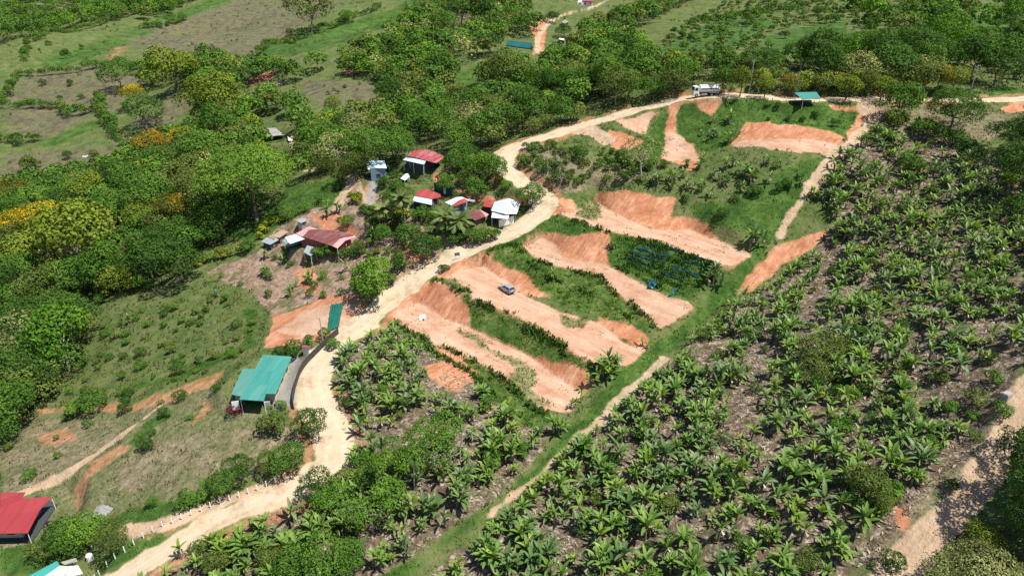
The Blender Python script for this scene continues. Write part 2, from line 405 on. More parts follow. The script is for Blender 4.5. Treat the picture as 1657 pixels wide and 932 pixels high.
def ground_material():
    b = NB('ground_surface')
    pos = b.n('ShaderNodeNewGeometry').outputs['Position']
    n1 = b.noise(pos, 0.035, 4); n2 = b.noise(pos, 0.22, 4, .6); n3 = b.noise(pos, 0.9, 4, .65); n4 = b.noise(pos, 3.0, 3, .7)
    fine = b.math('ADD', b.math('MULTIPLY', n3, 0.6), b.math('MULTIPLY', n4, 0.4))
    def edge(w, k=0.9):
        e = b.math('ADD', w, b.math('MULTIPLY', b.math('SUBTRACT', fine, 0.5), k))
        return b.math('SMOOTH_MIN', b.math('SMOOTH_MAX', b.math('MULTIPLY_ADD', e, 2.2, -0.6), 0.0, 0.05), 1.0, 0.05)
    A = b.n('ShaderNodeSeparateColor'); b.l(b.attr('zone_a').outputs['Color'], A.inputs[0])
    B = b.n('ShaderNodeSeparateColor'); b.l(b.attr('zone_b').outputs['Color'], B.inputs[0])
    Cc = b.n('ShaderNodeSeparateColor'); b.l(b.attr('zone_c').outputs['Color'], Cc.inputs[0])
    mixn = b.math('ADD', b.math('MULTIPLY', n2, 0.55), b.math('MULTIPLY', fine, 0.45))
    base = b.ramp(mixn, [(0.36, (.042, .07, .018)), (0.46, (.078, .118, .03)), (0.54, (.125, .145, .05)), (0.64, (.18, .17, .08))])
    base = b.mix(b.math('MULTIPLY', n1, 0.5), base, b.ramp(fine, [(0.35, (.035, .06, .014)), (0.6, (.10, .13, .035))]))
    dry = b.ramp(fine, [(0.36, (.085, .075, .038)), (0.47, (.17, .145, .083)), (0.55, (.225, .185, .112)), (0.65, (.31, .26, .165))])
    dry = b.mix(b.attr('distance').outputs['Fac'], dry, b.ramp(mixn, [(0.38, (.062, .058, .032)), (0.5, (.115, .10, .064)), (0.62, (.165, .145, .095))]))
    dry = b.mix(b.ramp(n2, [(0.42, (0, 0, 0)), (0.6, (1, 1, 1))]), dry, b.ramp(fine, [(0.36, (.06, .065, .025)), (0.6, (.17, .17, .08))]))
    green = b.ramp(mixn, [(0.36, (.022, .052, .009)), (0.48, (.044, .095, .016)), (0.56, (.07, .13, .024)), (0.66, (.13, .16, .055))])
    soil = b.ramp(fine, [(0.34, (.048, .034, .022)), (0.44, (.095, .069, .046)), (0.51, (.145, .108, .074)), (0.565, (.25, .20, .15)), (0.63, (.45, .385, .31))])
    soil = b.mix(b.ramp(n2, [(0.5, (0, 0, 0)), (0.64, (.6, .6, .6))]), soil, b.ramp(fine, [(0.36, (.035, .05, .014)), (0.6, (.12, .125, .045))]))
    gar = b.ramp(fine, [(0.34, (.12, .07, .045)), (0.48, (.24, .16, .115)), (0.58, (.33, .24, .18)), (0.68, (.48, .4, .34))])
    gar = b.mix(b.ramp(n2, [(0.5, (0, 0, 0)), (0.62, (.8, .8, .8))]), gar, b.ramp(fine, [(0.36, (.04, .06, .015)), (0.6, (.13, .14, .045))]))
    red = b.ramp(mixn, [(0.34, (.28, .10, .048)), (0.46, (.39, .17, .088)), (0.54, (.46, .225, .125)), (0.66, (.54, .31, .19))])
    pale = b.ramp(mixn, [(0.36, (.36, .19, .115)), (0.47, (.43, .26, .17)), (0.58, (.47, .315, .22)), (0.7, (.50, .37, .275))])
    def streak(sx, sy):
        mp = b.n('ShaderNodeMapping'); mp.vector_type = 'TEXTURE'; mp.inputs['Rotation'].default_value = (0, 0, BANG); mp.inputs['Scale'].default_value = (1/sx, 1/sy, 3.0)
        b.l(pos, mp.inputs['Vector']); return b.noise(mp.outputs[0], 1.0, 4, .65)
    down = streak(1.3, .3); along = streak(.10, .55)
    red = b.mix(b.ramp(down, [(0.36, (.55, .55, .55)), (0.56, (0, 0, 0))]), red, (.29, .105, .05))
    red = b.mix(b.ramp(down, [(0.55, (0, 0, 0)), (0.72, (.5, .5, .5))]), red, (.58, .36, .23))
    pale = b.mix(b.ramp(along, [(0.34, (.6, .6, .6)), (0.48, (0, 0, 0))]), pale, (.35, .175, .105))
    pale = b.mix(b.ramp(along, [(0.54, (0, 0, 0)), (0.7, (.6, .6, .6))]), pale, (.52, .385, .275))
    red = b.mix(edge(Cc.outputs[0], 1.3), red, pale)
    red = b.mix(b.ramp(b.math('MULTIPLY', n4, b.math('ADD', n2, 0.5)), [(0.28, (.55, .55, .55)), (0.36, (0, 0, 0))]), red, (.27, .10, .05))
    road = b.ramp(mixn, [(0.34, (.32, .225, .135)), (0.47, (.46, .355, .235)), (0.6, (.52, .415, .285))])
    road = b.mix(b.math('MULTIPLY', edge(Cc.outputs[2], 1.2), .6), road, (.52, .43, .31))
    road = b.mix(b.ramp(b.math('MULTIPLY', n2, b.math('ADD', n3, .5)), [(0.34, (.5, .5, .5)), (0.46, (0, 0, 0))]), road, (.34, .25, .16))
    road = b.mix(b.ramp(n4, [(0.62, (0, 0, 0)), (0.7, (.5, .5, .5))]), road, (.27, .2, .13))
    trk = b.ramp(mixn, [(0.34, (.28, .19, .12)), (0.5, (.42, .30, .195)), (0.66, (.52, .40, .28))])
    pave = b.ramp(fine, [(0.3, (.2, .19, .175)), (0.7, (.31, .295, .27))])
    c = base
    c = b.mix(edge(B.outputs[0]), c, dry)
    c = b.mix(edge(B.outputs[1]), c, soil)
    c = b.mix(edge(B.outputs[2]), c, gar)
    c = b.mix(edge(A.outputs[2], 0.95), c, green)
    c = b.mix(edge(A.outputs[1], 1.0), c, red)
    c = b.mix(edge(Cc.outputs[1], 0.6), c, trk)
    c = b.mix(edge(A.outputs[0], 0.5), c, road)
    c = b.mix(b.attr('paved').outputs['Fac'], c, pave)
    p = b.n('ShaderNodeBsdfPrincipled', Roughness=0.95); p.inputs['Specular IOR Level'].default_value = 0.15
    b.l(c, p.inputs['Base Color'])
    hard = b.math('MAXIMUM', A.outputs[0], b.math('MULTIPLY', A.outputs[1], 0.7))
    bump = b.n('ShaderNodeBump', Distance=0.5)
    b.l(b.math('MULTIPLY_ADD', hard, -0.75, 0.95), bump.inputs['Strength'])
    b.l(b.math('ADD', b.math('MULTIPLY', n3, 0.8), b.math('MULTIPLY', n4, 0.35)), bump.inputs['Height'])
    b.l(bump.outputs[0], p.inputs['Normal'])
    o = b.n('ShaderNodeOutputMaterial'); b.l(p.outputs[0], o.inputs[0])
    return b.m
_a = pz0 = np.array(at_z(640, 505, CZ-70.0)); _b = np.array(at_z(940, 655, CZ-72.0))
BANG = math.atan2(_b[1]-_a[1], _b[0]-_a[0])      # the way the terraces run
M_GROUND = ground_material()

def leaf_material(name, stops, gloss=0.0, trans=0.22):
    b = NB(name)
    t = b.attr('tint').outputs['Fac']
    r = b.n('ShaderNodeObjectInfo').outputs['Random']
    f = b.math('ADD', b.math('MULTIPLY', t, 0.75), b.math('MULTIPLY', r, 0.25))
    c = b.ramp(f, stops)
    d = b.n('ShaderNodeBsdfPrincipled', Roughness=0.55 if gloss else 0.8); d.inputs['Specular IOR Level'].default_value = 0.5*gloss+0.1
    b.l(c, d.inputs['Base Color'])
    tr = b.n('ShaderNodeBsdfTranslucent')
    b.l(b.mix(1.0, c, (1.0, 1.0, .45), 'MULTIPLY'), tr.inputs['Color'])
    mx = b.n('ShaderNodeMixShader', Fac=trans); b.l(d.outputs[0], mx.inputs[1]); b.l(tr.outputs[0], mx.inputs[2])
    o = b.n('ShaderNodeOutputMaterial'); b.l(mx.outputs[0], o.inputs[0])
    return b.m
def flat_material(name, col, rough=0.8, metal=0.0, var=0.25, scale=1.5, spec=0.3):
    b = NB(name)
    tc = b.n('ShaderNodeTexCoord').outputs['Object']
    nn = b.noise(tc, scale, 4, .6)
    lo = tuple(c*(1-var) for c in col); hi = tuple(min(1, c*(1+var*0.8)) for c in col)
    c = b.ramp(nn, [(0.3, lo), (0.7, hi)])
    p = b.n('ShaderNodeBsdfPrincipled', Roughness=rough, Metallic=metal); p.inputs['Specular IOR Level'].default_value = spec
    b.l(c, p.inputs['Base Color'])
    o = b.n('ShaderNodeOutputMaterial'); b.l(p.outputs[0], o.inputs[0])
    return b.m
def roof_material(name, col, worn, amount=0.3, rough=0.5, seam=0.9):
    b = NB(name)
    uv = b.n('ShaderNodeUVMap'); uv.uv_map = 'sheet'
    mp = b.n('ShaderNodeMapping'); mp.inputs['Scale'].default_value = (1/seam, 0.22, 1); b.l(uv.outputs[0], mp.inputs[0])
    fl = b.n('ShaderNodeVectorMath', operation='FLOOR'); b.l(mp.outputs[0], fl.inputs[0])
    wn = b.n('ShaderNodeTexWhiteNoise'); b.l(fl.outputs[0], wn.inputs['Vector'])
    mp2 = b.n('ShaderNodeMapping'); mp2.inputs['Scale'].default_value = (1.1, 0.3, 1); b.l(uv.outputs[0], mp2.inputs[0])
    st = b.noise(mp2.outputs[0], 1.2, 4, .7)
    f = b.math('ADD', b.math('MULTIPLY', wn.outputs['Value'], 0.45), b.math('MULTIPLY', st, 0.75))
    w = b.ramp(f, [(0.62-amount*0.5, (0, 0, 0)), (0.95, (1, 1, 1))])
    c = b.mix(w, col, worn)
    sx = b.n('ShaderNodeSeparateXYZ'); b.l(uv.outputs[0], sx.inputs[0])
    fr = b.math('FRACT', b.math('MULTIPLY', sx.outputs[0], 1/seam))
    c = b.mix(b.math('LESS_THAN', fr, 0.12), c, b.mix(1.0, c, (.86, .86, .86), 'MULTIPLY'))
    wv = b.math('SINE', b.math('MULTIPLY', sx.outputs[0], 2*PI/0.3))
    bp = b.n('ShaderNodeBump', Strength=0.35, Distance=0.05); b.l(wv, bp.inputs['Height'])
    p = b.n('ShaderNodeBsdfPrincipled', Roughness=rough); p.inputs['Specular IOR Level'].default_value = 0.35
    b.l(c, p.inputs['Base Color']); b.l(bp.outputs[0], p.inputs['Normal'])
    o = b.n('ShaderNodeOutputMaterial'); b.l(p.outputs[0], o.inputs[0])
    return b.m
L_DARK = leaf_material('leaf_dark_green', [(0.1, (0.025, 0.057, 0.011)), (0.5, (0.059, 0.127, 0.020)), (0.9, (0.110, 0.204, 0.034))])
L_MID = leaf_material('leaf_mid_green', [(0.1, (0.036, 0.088, 0.011)), (0.5, (0.087, 0.182, 0.025)), (0.9, (0.158, 0.275, 0.041))])
L_BRIGHT = leaf_material('leaf_bright_green', [(0.1, (0.047, 0.116, 0.011)), (0.5, (0.100, 0.215, 0.020)), (0.9, (0.179, 0.308, 0.033))])
L_YG = leaf_material('leaf_yellow_green', [(0.1, (0.063, 0.101, 0.012)), (0.5, (0.147, 0.204, 0.021)), (0.9, (0.252, 0.314, 0.040))])
L_YELLOW = leaf_material('blossom_yellow', [(0.1, (.10, .12, .012)), (0.42, (.15, .17, .016)), (0.62, (.45, .34, .02)), (0.95, (.72, .46, .018))])
L_ORANGE = leaf_material('blossom_orange', [(0.1, (.06, .09, .012)), (0.5, (.11, .125, .02)), (0.7, (.30, .20, .02)), (0.95, (.50, .27, .016))])
L_GREY = leaf_material('leaf_grey_green', [(0.1, (0.112, 0.123, 0.043)), (0.5, (0.269, 0.289, 0.101)), (0.9, (0.492, 0.484, 0.185))])
L_OLIVE = leaf_material('leaf_olive', [(0.1, (0.046, 0.077, 0.015)), (0.5, (0.110, 0.154, 0.030)), (0.9, (0.189, 0.237, 0.058))])
L_GIANT = leaf_material('giant_tree_leaf', [(0.1, (0.052, 0.117, 0.013)), (0.5, (0.127, 0.234, 0.028)), (0.9, (0.223, 0.343, 0.046))])
L_BAN = leaf_material('banana_leaf', [(0.05, (0.054, 0.111, 0.021)), (0.4, (0.119, 0.221, 0.039)), (0.7, (0.199, 0.316, 0.057)), (0.95, (0.366, 0.442, 0.098))], gloss=0.6, trans=0.25)
L_BANB = leaf_material('banana_leaf_blue', [(0.05, (0.046, 0.096, 0.025)), (0.5, (0.101, 0.184, 0.048)), (0.95, (0.244, 0.316, 0.103))], gloss=0.9, trans=0.2)
L_BANY = leaf_material('banana_leaf_pale', [(0.05, (0.084, 0.152, 0.020)), (0.5, (0.175, 0.285, 0.040)), (0.95, (0.366, 0.430, 0.069))], gloss=0.5, trans=0.3)
L_DEADLEAF = leaf_material('dead_banana_leaf', [(0.1, (.12, .088, .055)), (0.45, (.25, .20, .145)), (0.8, (.43, .36, .28)), (0.95, (.58, .52, .44))], trans=0.1)
L_GRASS = leaf_material('grass_blade', [(0.1, (.035, .085, .010)), (0.5, (.075, .16, .018)), (0.9, (.14, .225, .038))], trans=0.25)
L_ROWGRASS = leaf_material('row_grass_blade', [(0.1, (.025, .065, .010)), (0.5, (.055, .12, .018)), (0.9, (.11, .18, .032))], trans=0.2)
L_GRASSP = leaf_material('pasture_blade', [(0.1, (.035, .05, .012)), (0.5, (.09, .10, .032)), (0.9, (.19, .165, .085))], trans=0.2)
L_CROTON = leaf_material('croton_leaf', [(0.1, (.04, .075, .008)), (0.45, (.11, .16, .014)), (0.78, (.27, .29, .025)), (0.97, (.42, .40, .045))])
L_PALM = leaf_material('palm_frond', [(0.1, (.05, .09, .018)), (0.5, (.13, .18, .04)), (0.9, (.36, .33, .10))], gloss=.4)
L_MAROON = leaf_material('maroon_leaf', [(0.1, (.06, .008, .015)), (0.9, (.22, .02, .05))])
M_BARK = flat_material('bark_brown', (.16, .125, .09), 0.9, var=.35)
M_BARKP = flat_material('bark_pale', (.40, .36, .30), 0.9, var=.3)
M_STEM = flat_material('banana_stem', (.20, .19, .10), 0.8, var=.4)
M_GREENSTEM = flat_material('shrub_stem', (.12, .09, .05), 0.9)
M_WHITE = flat_material('white_paint', (.78, .77, .74), 0.5, var=.08)
M_CONC = flat_material('concrete', (.36, .34, .31), 0.9, var=.25)
M_CREAM = flat_material('cream_wall', (.55, .46, .34), 0.85, var=.15)
M_WOODW = flat_material('weathered_board', (.17, .13, .10), 0.9, var=.35)
M_BLUEW = flat_material('blue_grey_wall', (.22, .32, .40), 0.8, var=.15)
M_REDW = flat_material('red_wall', (.35, .08, .06), 0.8, var=.15)
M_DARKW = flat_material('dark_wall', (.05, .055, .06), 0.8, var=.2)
M_GLASS = flat_material('window_glass', (.03, .04, .05), 0.08, var=.1, spec=.6)
M_BLACK = flat_material('black_rubber', (.02, .02, .02), 0.8)
M_STEEL = flat_material('galvanised_steel', (.42, .43, .44), 0.4, metal=.6, var=.1)
M_DARKMETAL = flat_material('dark_metal', (.06, .06, .065), 0.5, var=.1)
R_TURQ = roof_material('turquoise_sheet', (.048, .235, .20), (.10, .275, .22), .25)
R_TURQ2 = roof_material('faded_turquoise_sheet', (.085, .25, .20), (.14, .28, .22), .3)
R_RED = roof_material('red_sheet', (.29, .036, .040), (.33, .06, .058), .15, seam=2.6)
R_REDW = roof_material('worn_red_sheet', (.29, .048, .052), (.52, .24, .24), .45)
R_REDB = roof_material('bright_red_sheet', (.33, .045, .042), (.42, .13, .12), .25)
R_MAROON = roof_material('maroon_sheet', (.155, .048, .045), (.27, .14, .12), .35)
R_PINK = roof_material('faded_pink_sheet', (.62, .25, .26), (.7, .38, .38), .4)
R_WHITE = roof_material('white_sheet', (.76, .78, .77), (.62, .68, .68), .3)
R_BLUEWHITE = roof_material('pale_blue_sheet', (.44, .60, .66), (.62, .72, .74), .4)
R_GREY = roof_material('grey_zinc_sheet', (.24, .29, .30), (.38, .40, .38), .5)
R_RUST = roof_material('rusty_sheet', (.33, .25, .15), (.45, .38, .27), .5)
R_OLD = roof_material('old_patchy_sheet', (.22, .21, .19), (.46, .44, .41), .5)
R_TEAL = roof_material('teal_sheet', (.05, .32, .28), (.1, .36, .32), .2)
R_THATCH = flat_material('thatch', (.28, .21, .13), 0.95, var=.4)
M_CLOD = flat_material('earth_clod', (.33, .15, .08), .95, var=.4)
M_TARPG = flat_material('green_tarp', (.012, .115, .085), 0.45, var=.25, scale=.6)
M_TARPT = flat_material('teal_tarp', (.014, .10, .115), 0.4, var=.25, scale=.4)
M_NET = flat_material('blue_shade_cloth', (.020, .066, .066), 0.7, var=.5, scale=.8)
M_TARPD = flat_material('dark_grey_tarp', (.035, .055, .07), 0.6, var=.3)
M_PURPLE = flat_material('fence_fabric', (.055, .048, .046), 0.8, var=.3)

# ------------------------------------------------------------------ mesh helpers
def mesh_np(name, verts, quads, mats, tint=None, matidx=None, smooth=True):
    me = bpy.data.meshes.new(name)
    verts = np.asarray(verts, np.float32); quads = np.asarray(quads, np.int32)
    me.vertices.add(len(verts)); me.vertices.foreach_set('co', verts.ravel())
    me.loops.add(quads.size); me.polygons.add(len(quads))
    me.polygons.foreach_set('loop_start', np.arange(0, quads.size, 4, dtype=np.int32))
    me.loops.foreach_set('vertex_index', quads.ravel())
    for m in (mats if isinstance(mats, (list, tuple)) else [mats]): me.materials.append(m)
    if matidx is not None: me.polygons.foreach_set('material_index', np.asarray(matidx, np.int32))
    me.update(calc_edges=True)
    if tint is not None:
        a = me.attributes.new('tint', 'FLOAT', 'POINT'); a.data.foreach_set('value', np.asarray(tint, np.float32))
    if not smooth: me.shade_flat()
    return me
def mesh_py(name, verts, faces, mat, smooth=False):
    me = bpy.data.meshes.new(name); me.from_pydata([tuple(v) for v in verts], [], faces); me.materials.append(mat); me.update()
    if not smooth: me.shade_flat()
    return me
def link(name, data, parent=None, loc=None):
    o = bpy.data.objects.new(name, data); COL.objects.link(o)
    if parent is not None: o.parent = parent
    if loc is not None: o.location = loc
    return o
def tag(o, label=None, cat=None, group=None, kind=None):
    if label: o['label'] = label
    if cat: o['category'] = cat
    if group: o['group'] = group
    if kind: o['kind'] = kind
    return o
def empty(name, loc, rz=0.0):
    o = link(name, None, loc=loc); o.rotation_euler = (0, 0, rz); o.empty_display_size = 0.5; return o

class MB:
    def __init__(s): s.v = []; s.f = []
    def add(s, v, f):
        k = len(s.v); s.v += [tuple(p) for p in v]; s.f += [tuple(i+k for i in q) for q in f]
    def box(s, c, d, rz=0.0, taper=1.0):
        hx, hy, hz = d[0]/2, d[1]/2, d[2]/2; cr, sr = math.cos(rz), math.sin(rz); v = []
        for z, t in ((-hz, 1.0), (hz, taper)):
            for x, y in ((-hx, -hy), (hx, -hy), (hx, hy), (-hx, hy)):
                x *= t; y *= t
                v.append((c[0]+x*cr-y*sr, c[1]+x*sr+y*cr, c[2]+z))
        s.add(v, [(0, 3, 2, 1), (4, 5, 6, 7), (0, 1, 5, 4), (1, 2, 6, 5), (2, 3, 7, 6), (3, 0, 4, 7)])
    def tube(s, pts, rad, n=8, cap=True):
        pts = np.array(pts, float); rad = np.broadcast_to(rad, (len(pts),)); k = len(s.v)
        for i, p in enumerate(pts):
            d = pts[min(i+1, len(pts)-1)]-pts[max(i-1, 0)]; d /= np.linalg.norm(d)+1e-9
            a = np.cross(d, (0, 0, 1) if abs(d[2]) < .9 else (1, 0, 0)); a /= np.linalg.norm(a); b = np.cross(d, a)
            for j in range(n):
                t = 2*PI*j/n; q = p+rad[i]*(math.cos(t)*a+math.sin(t)*b); s.v.append(tuple(q))
        for i in range(len(pts)-1):
            for j in range(n):
                s.f.append((k+i*n+j, k+i*n+(j+1) % n, k+(i+1)*n+(j+1) % n, k+(i+1)*n+j))
        if cap: s.f.append(tuple(k+j for j in range(n))[::-1]); s.f.append(tuple(k+(len(pts)-1)*n+j for j in range(n)))
    def prism(s, prof, y0, y1, axis='y'):
        n_ = len(prof); v = [(a, y0, b) for a, b in prof]+[(a, y1, b) for a, b in prof]
        s.add(v, [tuple(range(n_)), tuple(range(2*n_-1, n_-1, -1))]+[(i, i+n_, (i+1) % n_+n_, (i+1) % n_) for i in range(n_)])
    def build(s, name, mat, parent=None, smooth=False, bevel=0):
        o = link(name, mesh_py(name, s.v, s.f, mat, smooth), parent)
        if bevel:
            m = o.modifiers.new('bevel', 'BEVEL'); m.width = bevel; m.segments = 2; m.limit_method = 'ANGLE'
        return o

# ------------------------------------------------------------------ build the ground
ny, nx = Z.shape
def soft(a): return np.clip(blurz(a.astype(float), 1), 0, 1)
za = np.stack([soft(w_road), soft(w_red), soft(w_green), np.ones(Z.shape)], -1)
zb = np.stack([soft(w_dry), soft(w_soil), soft(w_gar), np.ones(Z.shape)], -1)
ruts = ((np.abs(np.abs(road_d+3.2)-1.3) < 0.5)).astype(float)
zc_ = np.stack([soft(benchany), soft(w_track), soft(ruts), np.ones(Z.shape)], -1)
wp = soft(w_pave)
fid = np.zeros((ny-1, nx-1), np.int32)
def fm(a): return a[:-1, :-1] > 0.5
fardist = fm((dist > 300).astype(float))
names = ['hillside', 'far_hills', 'grass_strip', 'earth_terrace', 'dirt_track', 'dirt_road', 'paved_yard']
fid[fardist] = 1
fid[fm(w_green) & ~fardist] = 2
fid[fm(w_red)] = 3
fid[fm(w_track)] = 4
fid[fm(w_road)] = 5
fid[fm(w_pave)] = 6
allv = np.stack([GX, GY, Z], -1).reshape(-1, 3)
gzy, gzx = np.gradient(Z, ys, xs)
alln = np.stack([-gzx, -gzy, np.ones(Z.shape)], -1).reshape(-1, 3)
alln /= np.linalg.norm(alln, axis=1)[:, None]
idx = np.arange(ny*nx).reshape(ny, nx)
Q = np.stack([idx[:-1, :-1], idx[:-1, 1:], idx[1:, 1:], idx[1:, :-1]], -1)
for k, nm in enumerate(names):
    q = Q[fid == k]
    if not len(q): continue
    u, inv = np.unique(q, return_inverse=True); q2 = inv.reshape(q.shape)
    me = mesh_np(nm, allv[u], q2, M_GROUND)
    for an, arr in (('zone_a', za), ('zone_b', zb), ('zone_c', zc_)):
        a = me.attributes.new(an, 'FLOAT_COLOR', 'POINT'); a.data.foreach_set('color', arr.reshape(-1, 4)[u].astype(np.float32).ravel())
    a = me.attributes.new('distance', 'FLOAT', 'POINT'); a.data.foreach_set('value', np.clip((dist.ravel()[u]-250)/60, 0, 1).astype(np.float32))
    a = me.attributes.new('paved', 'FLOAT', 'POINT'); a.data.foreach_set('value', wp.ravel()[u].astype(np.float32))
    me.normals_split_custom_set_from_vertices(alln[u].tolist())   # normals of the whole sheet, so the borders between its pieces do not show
    tag(link(nm, me), kind='structure')

# ------------------------------------------------------------------ plants: shapes
def norm(a): return a/np.maximum(np.linalg.norm(a, axis=-1, keepdims=True), 1e-9)

def leaf_quads(p, nrm, size, R, aspect=1.0, bend=0.25):
    """one bent leaf spray (a quad) at each point p facing nrm"""
    k = len(p)
    t = norm(np.cross(nrm, R.normal(size=(k, 3)))); b = np.cross(nrm, t)
    s = np.broadcast_to(np.asarray(size, float), (k,))[:, None]
    a = t*s*0.5*aspect; c = b*s*0.5
    d = nrm*s*bend
    v = np.stack([p-a-c*0.3-d*0.3, p-c+a*0.2+d*R.uniform(-.5, .5, (k, 1)), p+a+c*0.35-d*0.4, p+c-a*0.15+d*R.uniform(-.2, .8, (k, 1))], 1)
    return v.reshape(-1, 3), np.arange(4*k).reshape(-1, 4)

def crown_arrays(R, D, H, base, lobes, leaves, leaf, flat=1.0, lobe_r=0.30, tint_spread=0.22, under=0.15, open_=0.0):
    """foliage as many leaf sprays on uneven lobes; returns verts, quads, tint, lobe centres"""
    rz = H/2
    cen = []
    for i in range(lobes*6):
        u = norm(R.normal(size=3)); u[2] = abs(u[2])*1.25-0.35
        r = R.uniform(0.45, 0.80)**0.8
        c = np.array([u[0]*D/2*r, u[1]*D/2*r, base+rz+u[2]*rz*r*0.9])
        if all(np.linalg.norm((c-q)/[1, 1, flat]) > D*lobe_r*0.62 for q in cen) or i > lobes*5: cen.append(c)
        if len(cen) >= lobes: break
    cen = np.array(cen); L = len(cen)
    rad = D*lobe_r*R.uniform(0.62, 1.15, L)
    per = np.maximum((leaves*rad**2/np.sum(rad**2)).astype(int), 6)
    P, N, T = [], [], []
    for c, r, m in zip(cen, rad, per):
        u = norm(R.normal(size=(int(m*1.5), 3)))
        keep = (u[:, 2] > -0.25) | (R.random(len(u)) < under)
        u = u[keep][:m]
        rr = r*R.uniform(0.72, 1.06, (len(u), 1))
        bumps = 1+0.16*np.sin(u[:, :1]*9+c[0]*3)*np.sin(u[:, 1:2]*8+c[1]*2)*1.2
        q = c+u*rr*bumps*[1, 1, flat*0.85]
        ins = np.zeros(len(q), bool)
        for c2, r2 in zip(cen, rad):
            if c2 is c: continue
            ins |= np.linalg.norm((q-c2)/[1, 1, flat*.85], axis=1) < r2*0.74
        q = q[~ins]; u = u[~ins]
        P.append(q); N.append(norm(u*0.9+R.normal(size=u.shape)*0.42+[0, 0, .3]))
        T.append(np.clip(0.45+R.normal()*tint_spread*0.6+R.normal(size=len(q))*tint_spread*0.55, 0, 1))
    P = np.vstack(P); N = np.vstack(N); T = np.concatenate(T)
    if open_ > 0:
        k = R.random(len(P)) > open_; P, N, T = P[k], N[k], T[k]
    v, f = leaf_quads(P, N, leaf*R.uniform(.65, 1.35, len(P)), R)
    return v, f, np.repeat(T, 4), cen

def tubes_np(lines, n=6):
    V, Fq = [], []; k = 0
    for pts, rad in lines:
        pts = np.array(pts, float); m = len(pts); rad = np.broadcast_to(rad, (m,))
        d = norm(np.gradient(pts, axis=0)); ref = np.where(np.abs(d[:, 2:3]) < .9, [[0, 0, 1.]], [[1., 0, 0]])
        a = norm(np.cross(d, ref)); b = np.cross(d, a)
        ang = np.arange(n)*2*PI/n
        v = pts[:, None]+rad[:, None, None]*(np.cos(ang)[None, :, None]*a[:, None]+np.sin(ang)[None, :, None]*b[:, None])
        V.append(v.reshape(-1, 3))
        i, j = np.meshgrid(np.arange(m-1), np.arange(n), indexing='ij'); j2 = (j+1) % n
        Fq.append(np.stack([k+i*n+j, k+i*n+j2, k+(i+1)*n+j2, k+(i+1)*n+j], -1).reshape(-1, 4)); k += m*n
    return np.vstack(V), np.vstack(Fq)

def trunk_arrays(R, H, r0, targets, fork, lean=0.4):
    """a tapered, slightly crooked trunk with limbs reaching into the lobes of the crown"""
    top = np.array([R.normal()*lean, R.normal()*lean, fork])
    mid = top*0.5+[R.normal()*lean*.4, R.normal()*lean*.4, 0]
    lines = [(np.array([[0, 0, -0.8], [0, 0, .15], mid, top]), [r0*1.5, r0*1.12, r0*.85, r0*.7])]
    for c in targets:
        c = np.array(c); st = top+(mid-top)*R.uniform(0, .35)
        m = (st+c)/2+[0, 0, -0.06*np.linalg.norm(c-st)]+R.normal(size=3)*.2
        lines.append((np.array([st, m, c]), [r0*.5, r0*.33, r0*.1]))
    return tubes_np(lines)

class TreeKind:
    """a few differently grown individuals of one sort of tree, each a trunk mesh and a crown mesh"""
    def __init__(s, name, mat, bark, D, H, clear, lobes, leaves, leaf, count=4, seed=1, flat=1.0, lobe_r=.30, r0=.22, **kw):
        s.name = name; s.D = D; s.H = H; s.var = []; s.lite = []; s.mat = mat; s.bark = bark
        for i in range(count):
            R = np.random.default_rng(seed*100+i)
            d = D*R.uniform(.9, 1.1); h = (H-clear)*R.uniform(.92, 1.1)
            v, f, t, cen = crown_arrays(R, d, h, clear, lobes+int(R.integers(-2, 3)), leaves, leaf, flat, lobe_r, **kw)
            tv, tf = trunk_arrays(R, H, r0, cen[R.permutation(len(cen))[:min(7, len(cen))]], clear+h*.25)
            s.var.append((mesh_np(name+'_trunk', tv, tf, bark), mesh_np(name+'_crown', v, f, mat, t)))
            s.lite.append((v.reshape(-1, 4, 3), t.reshape(-1, 4)))

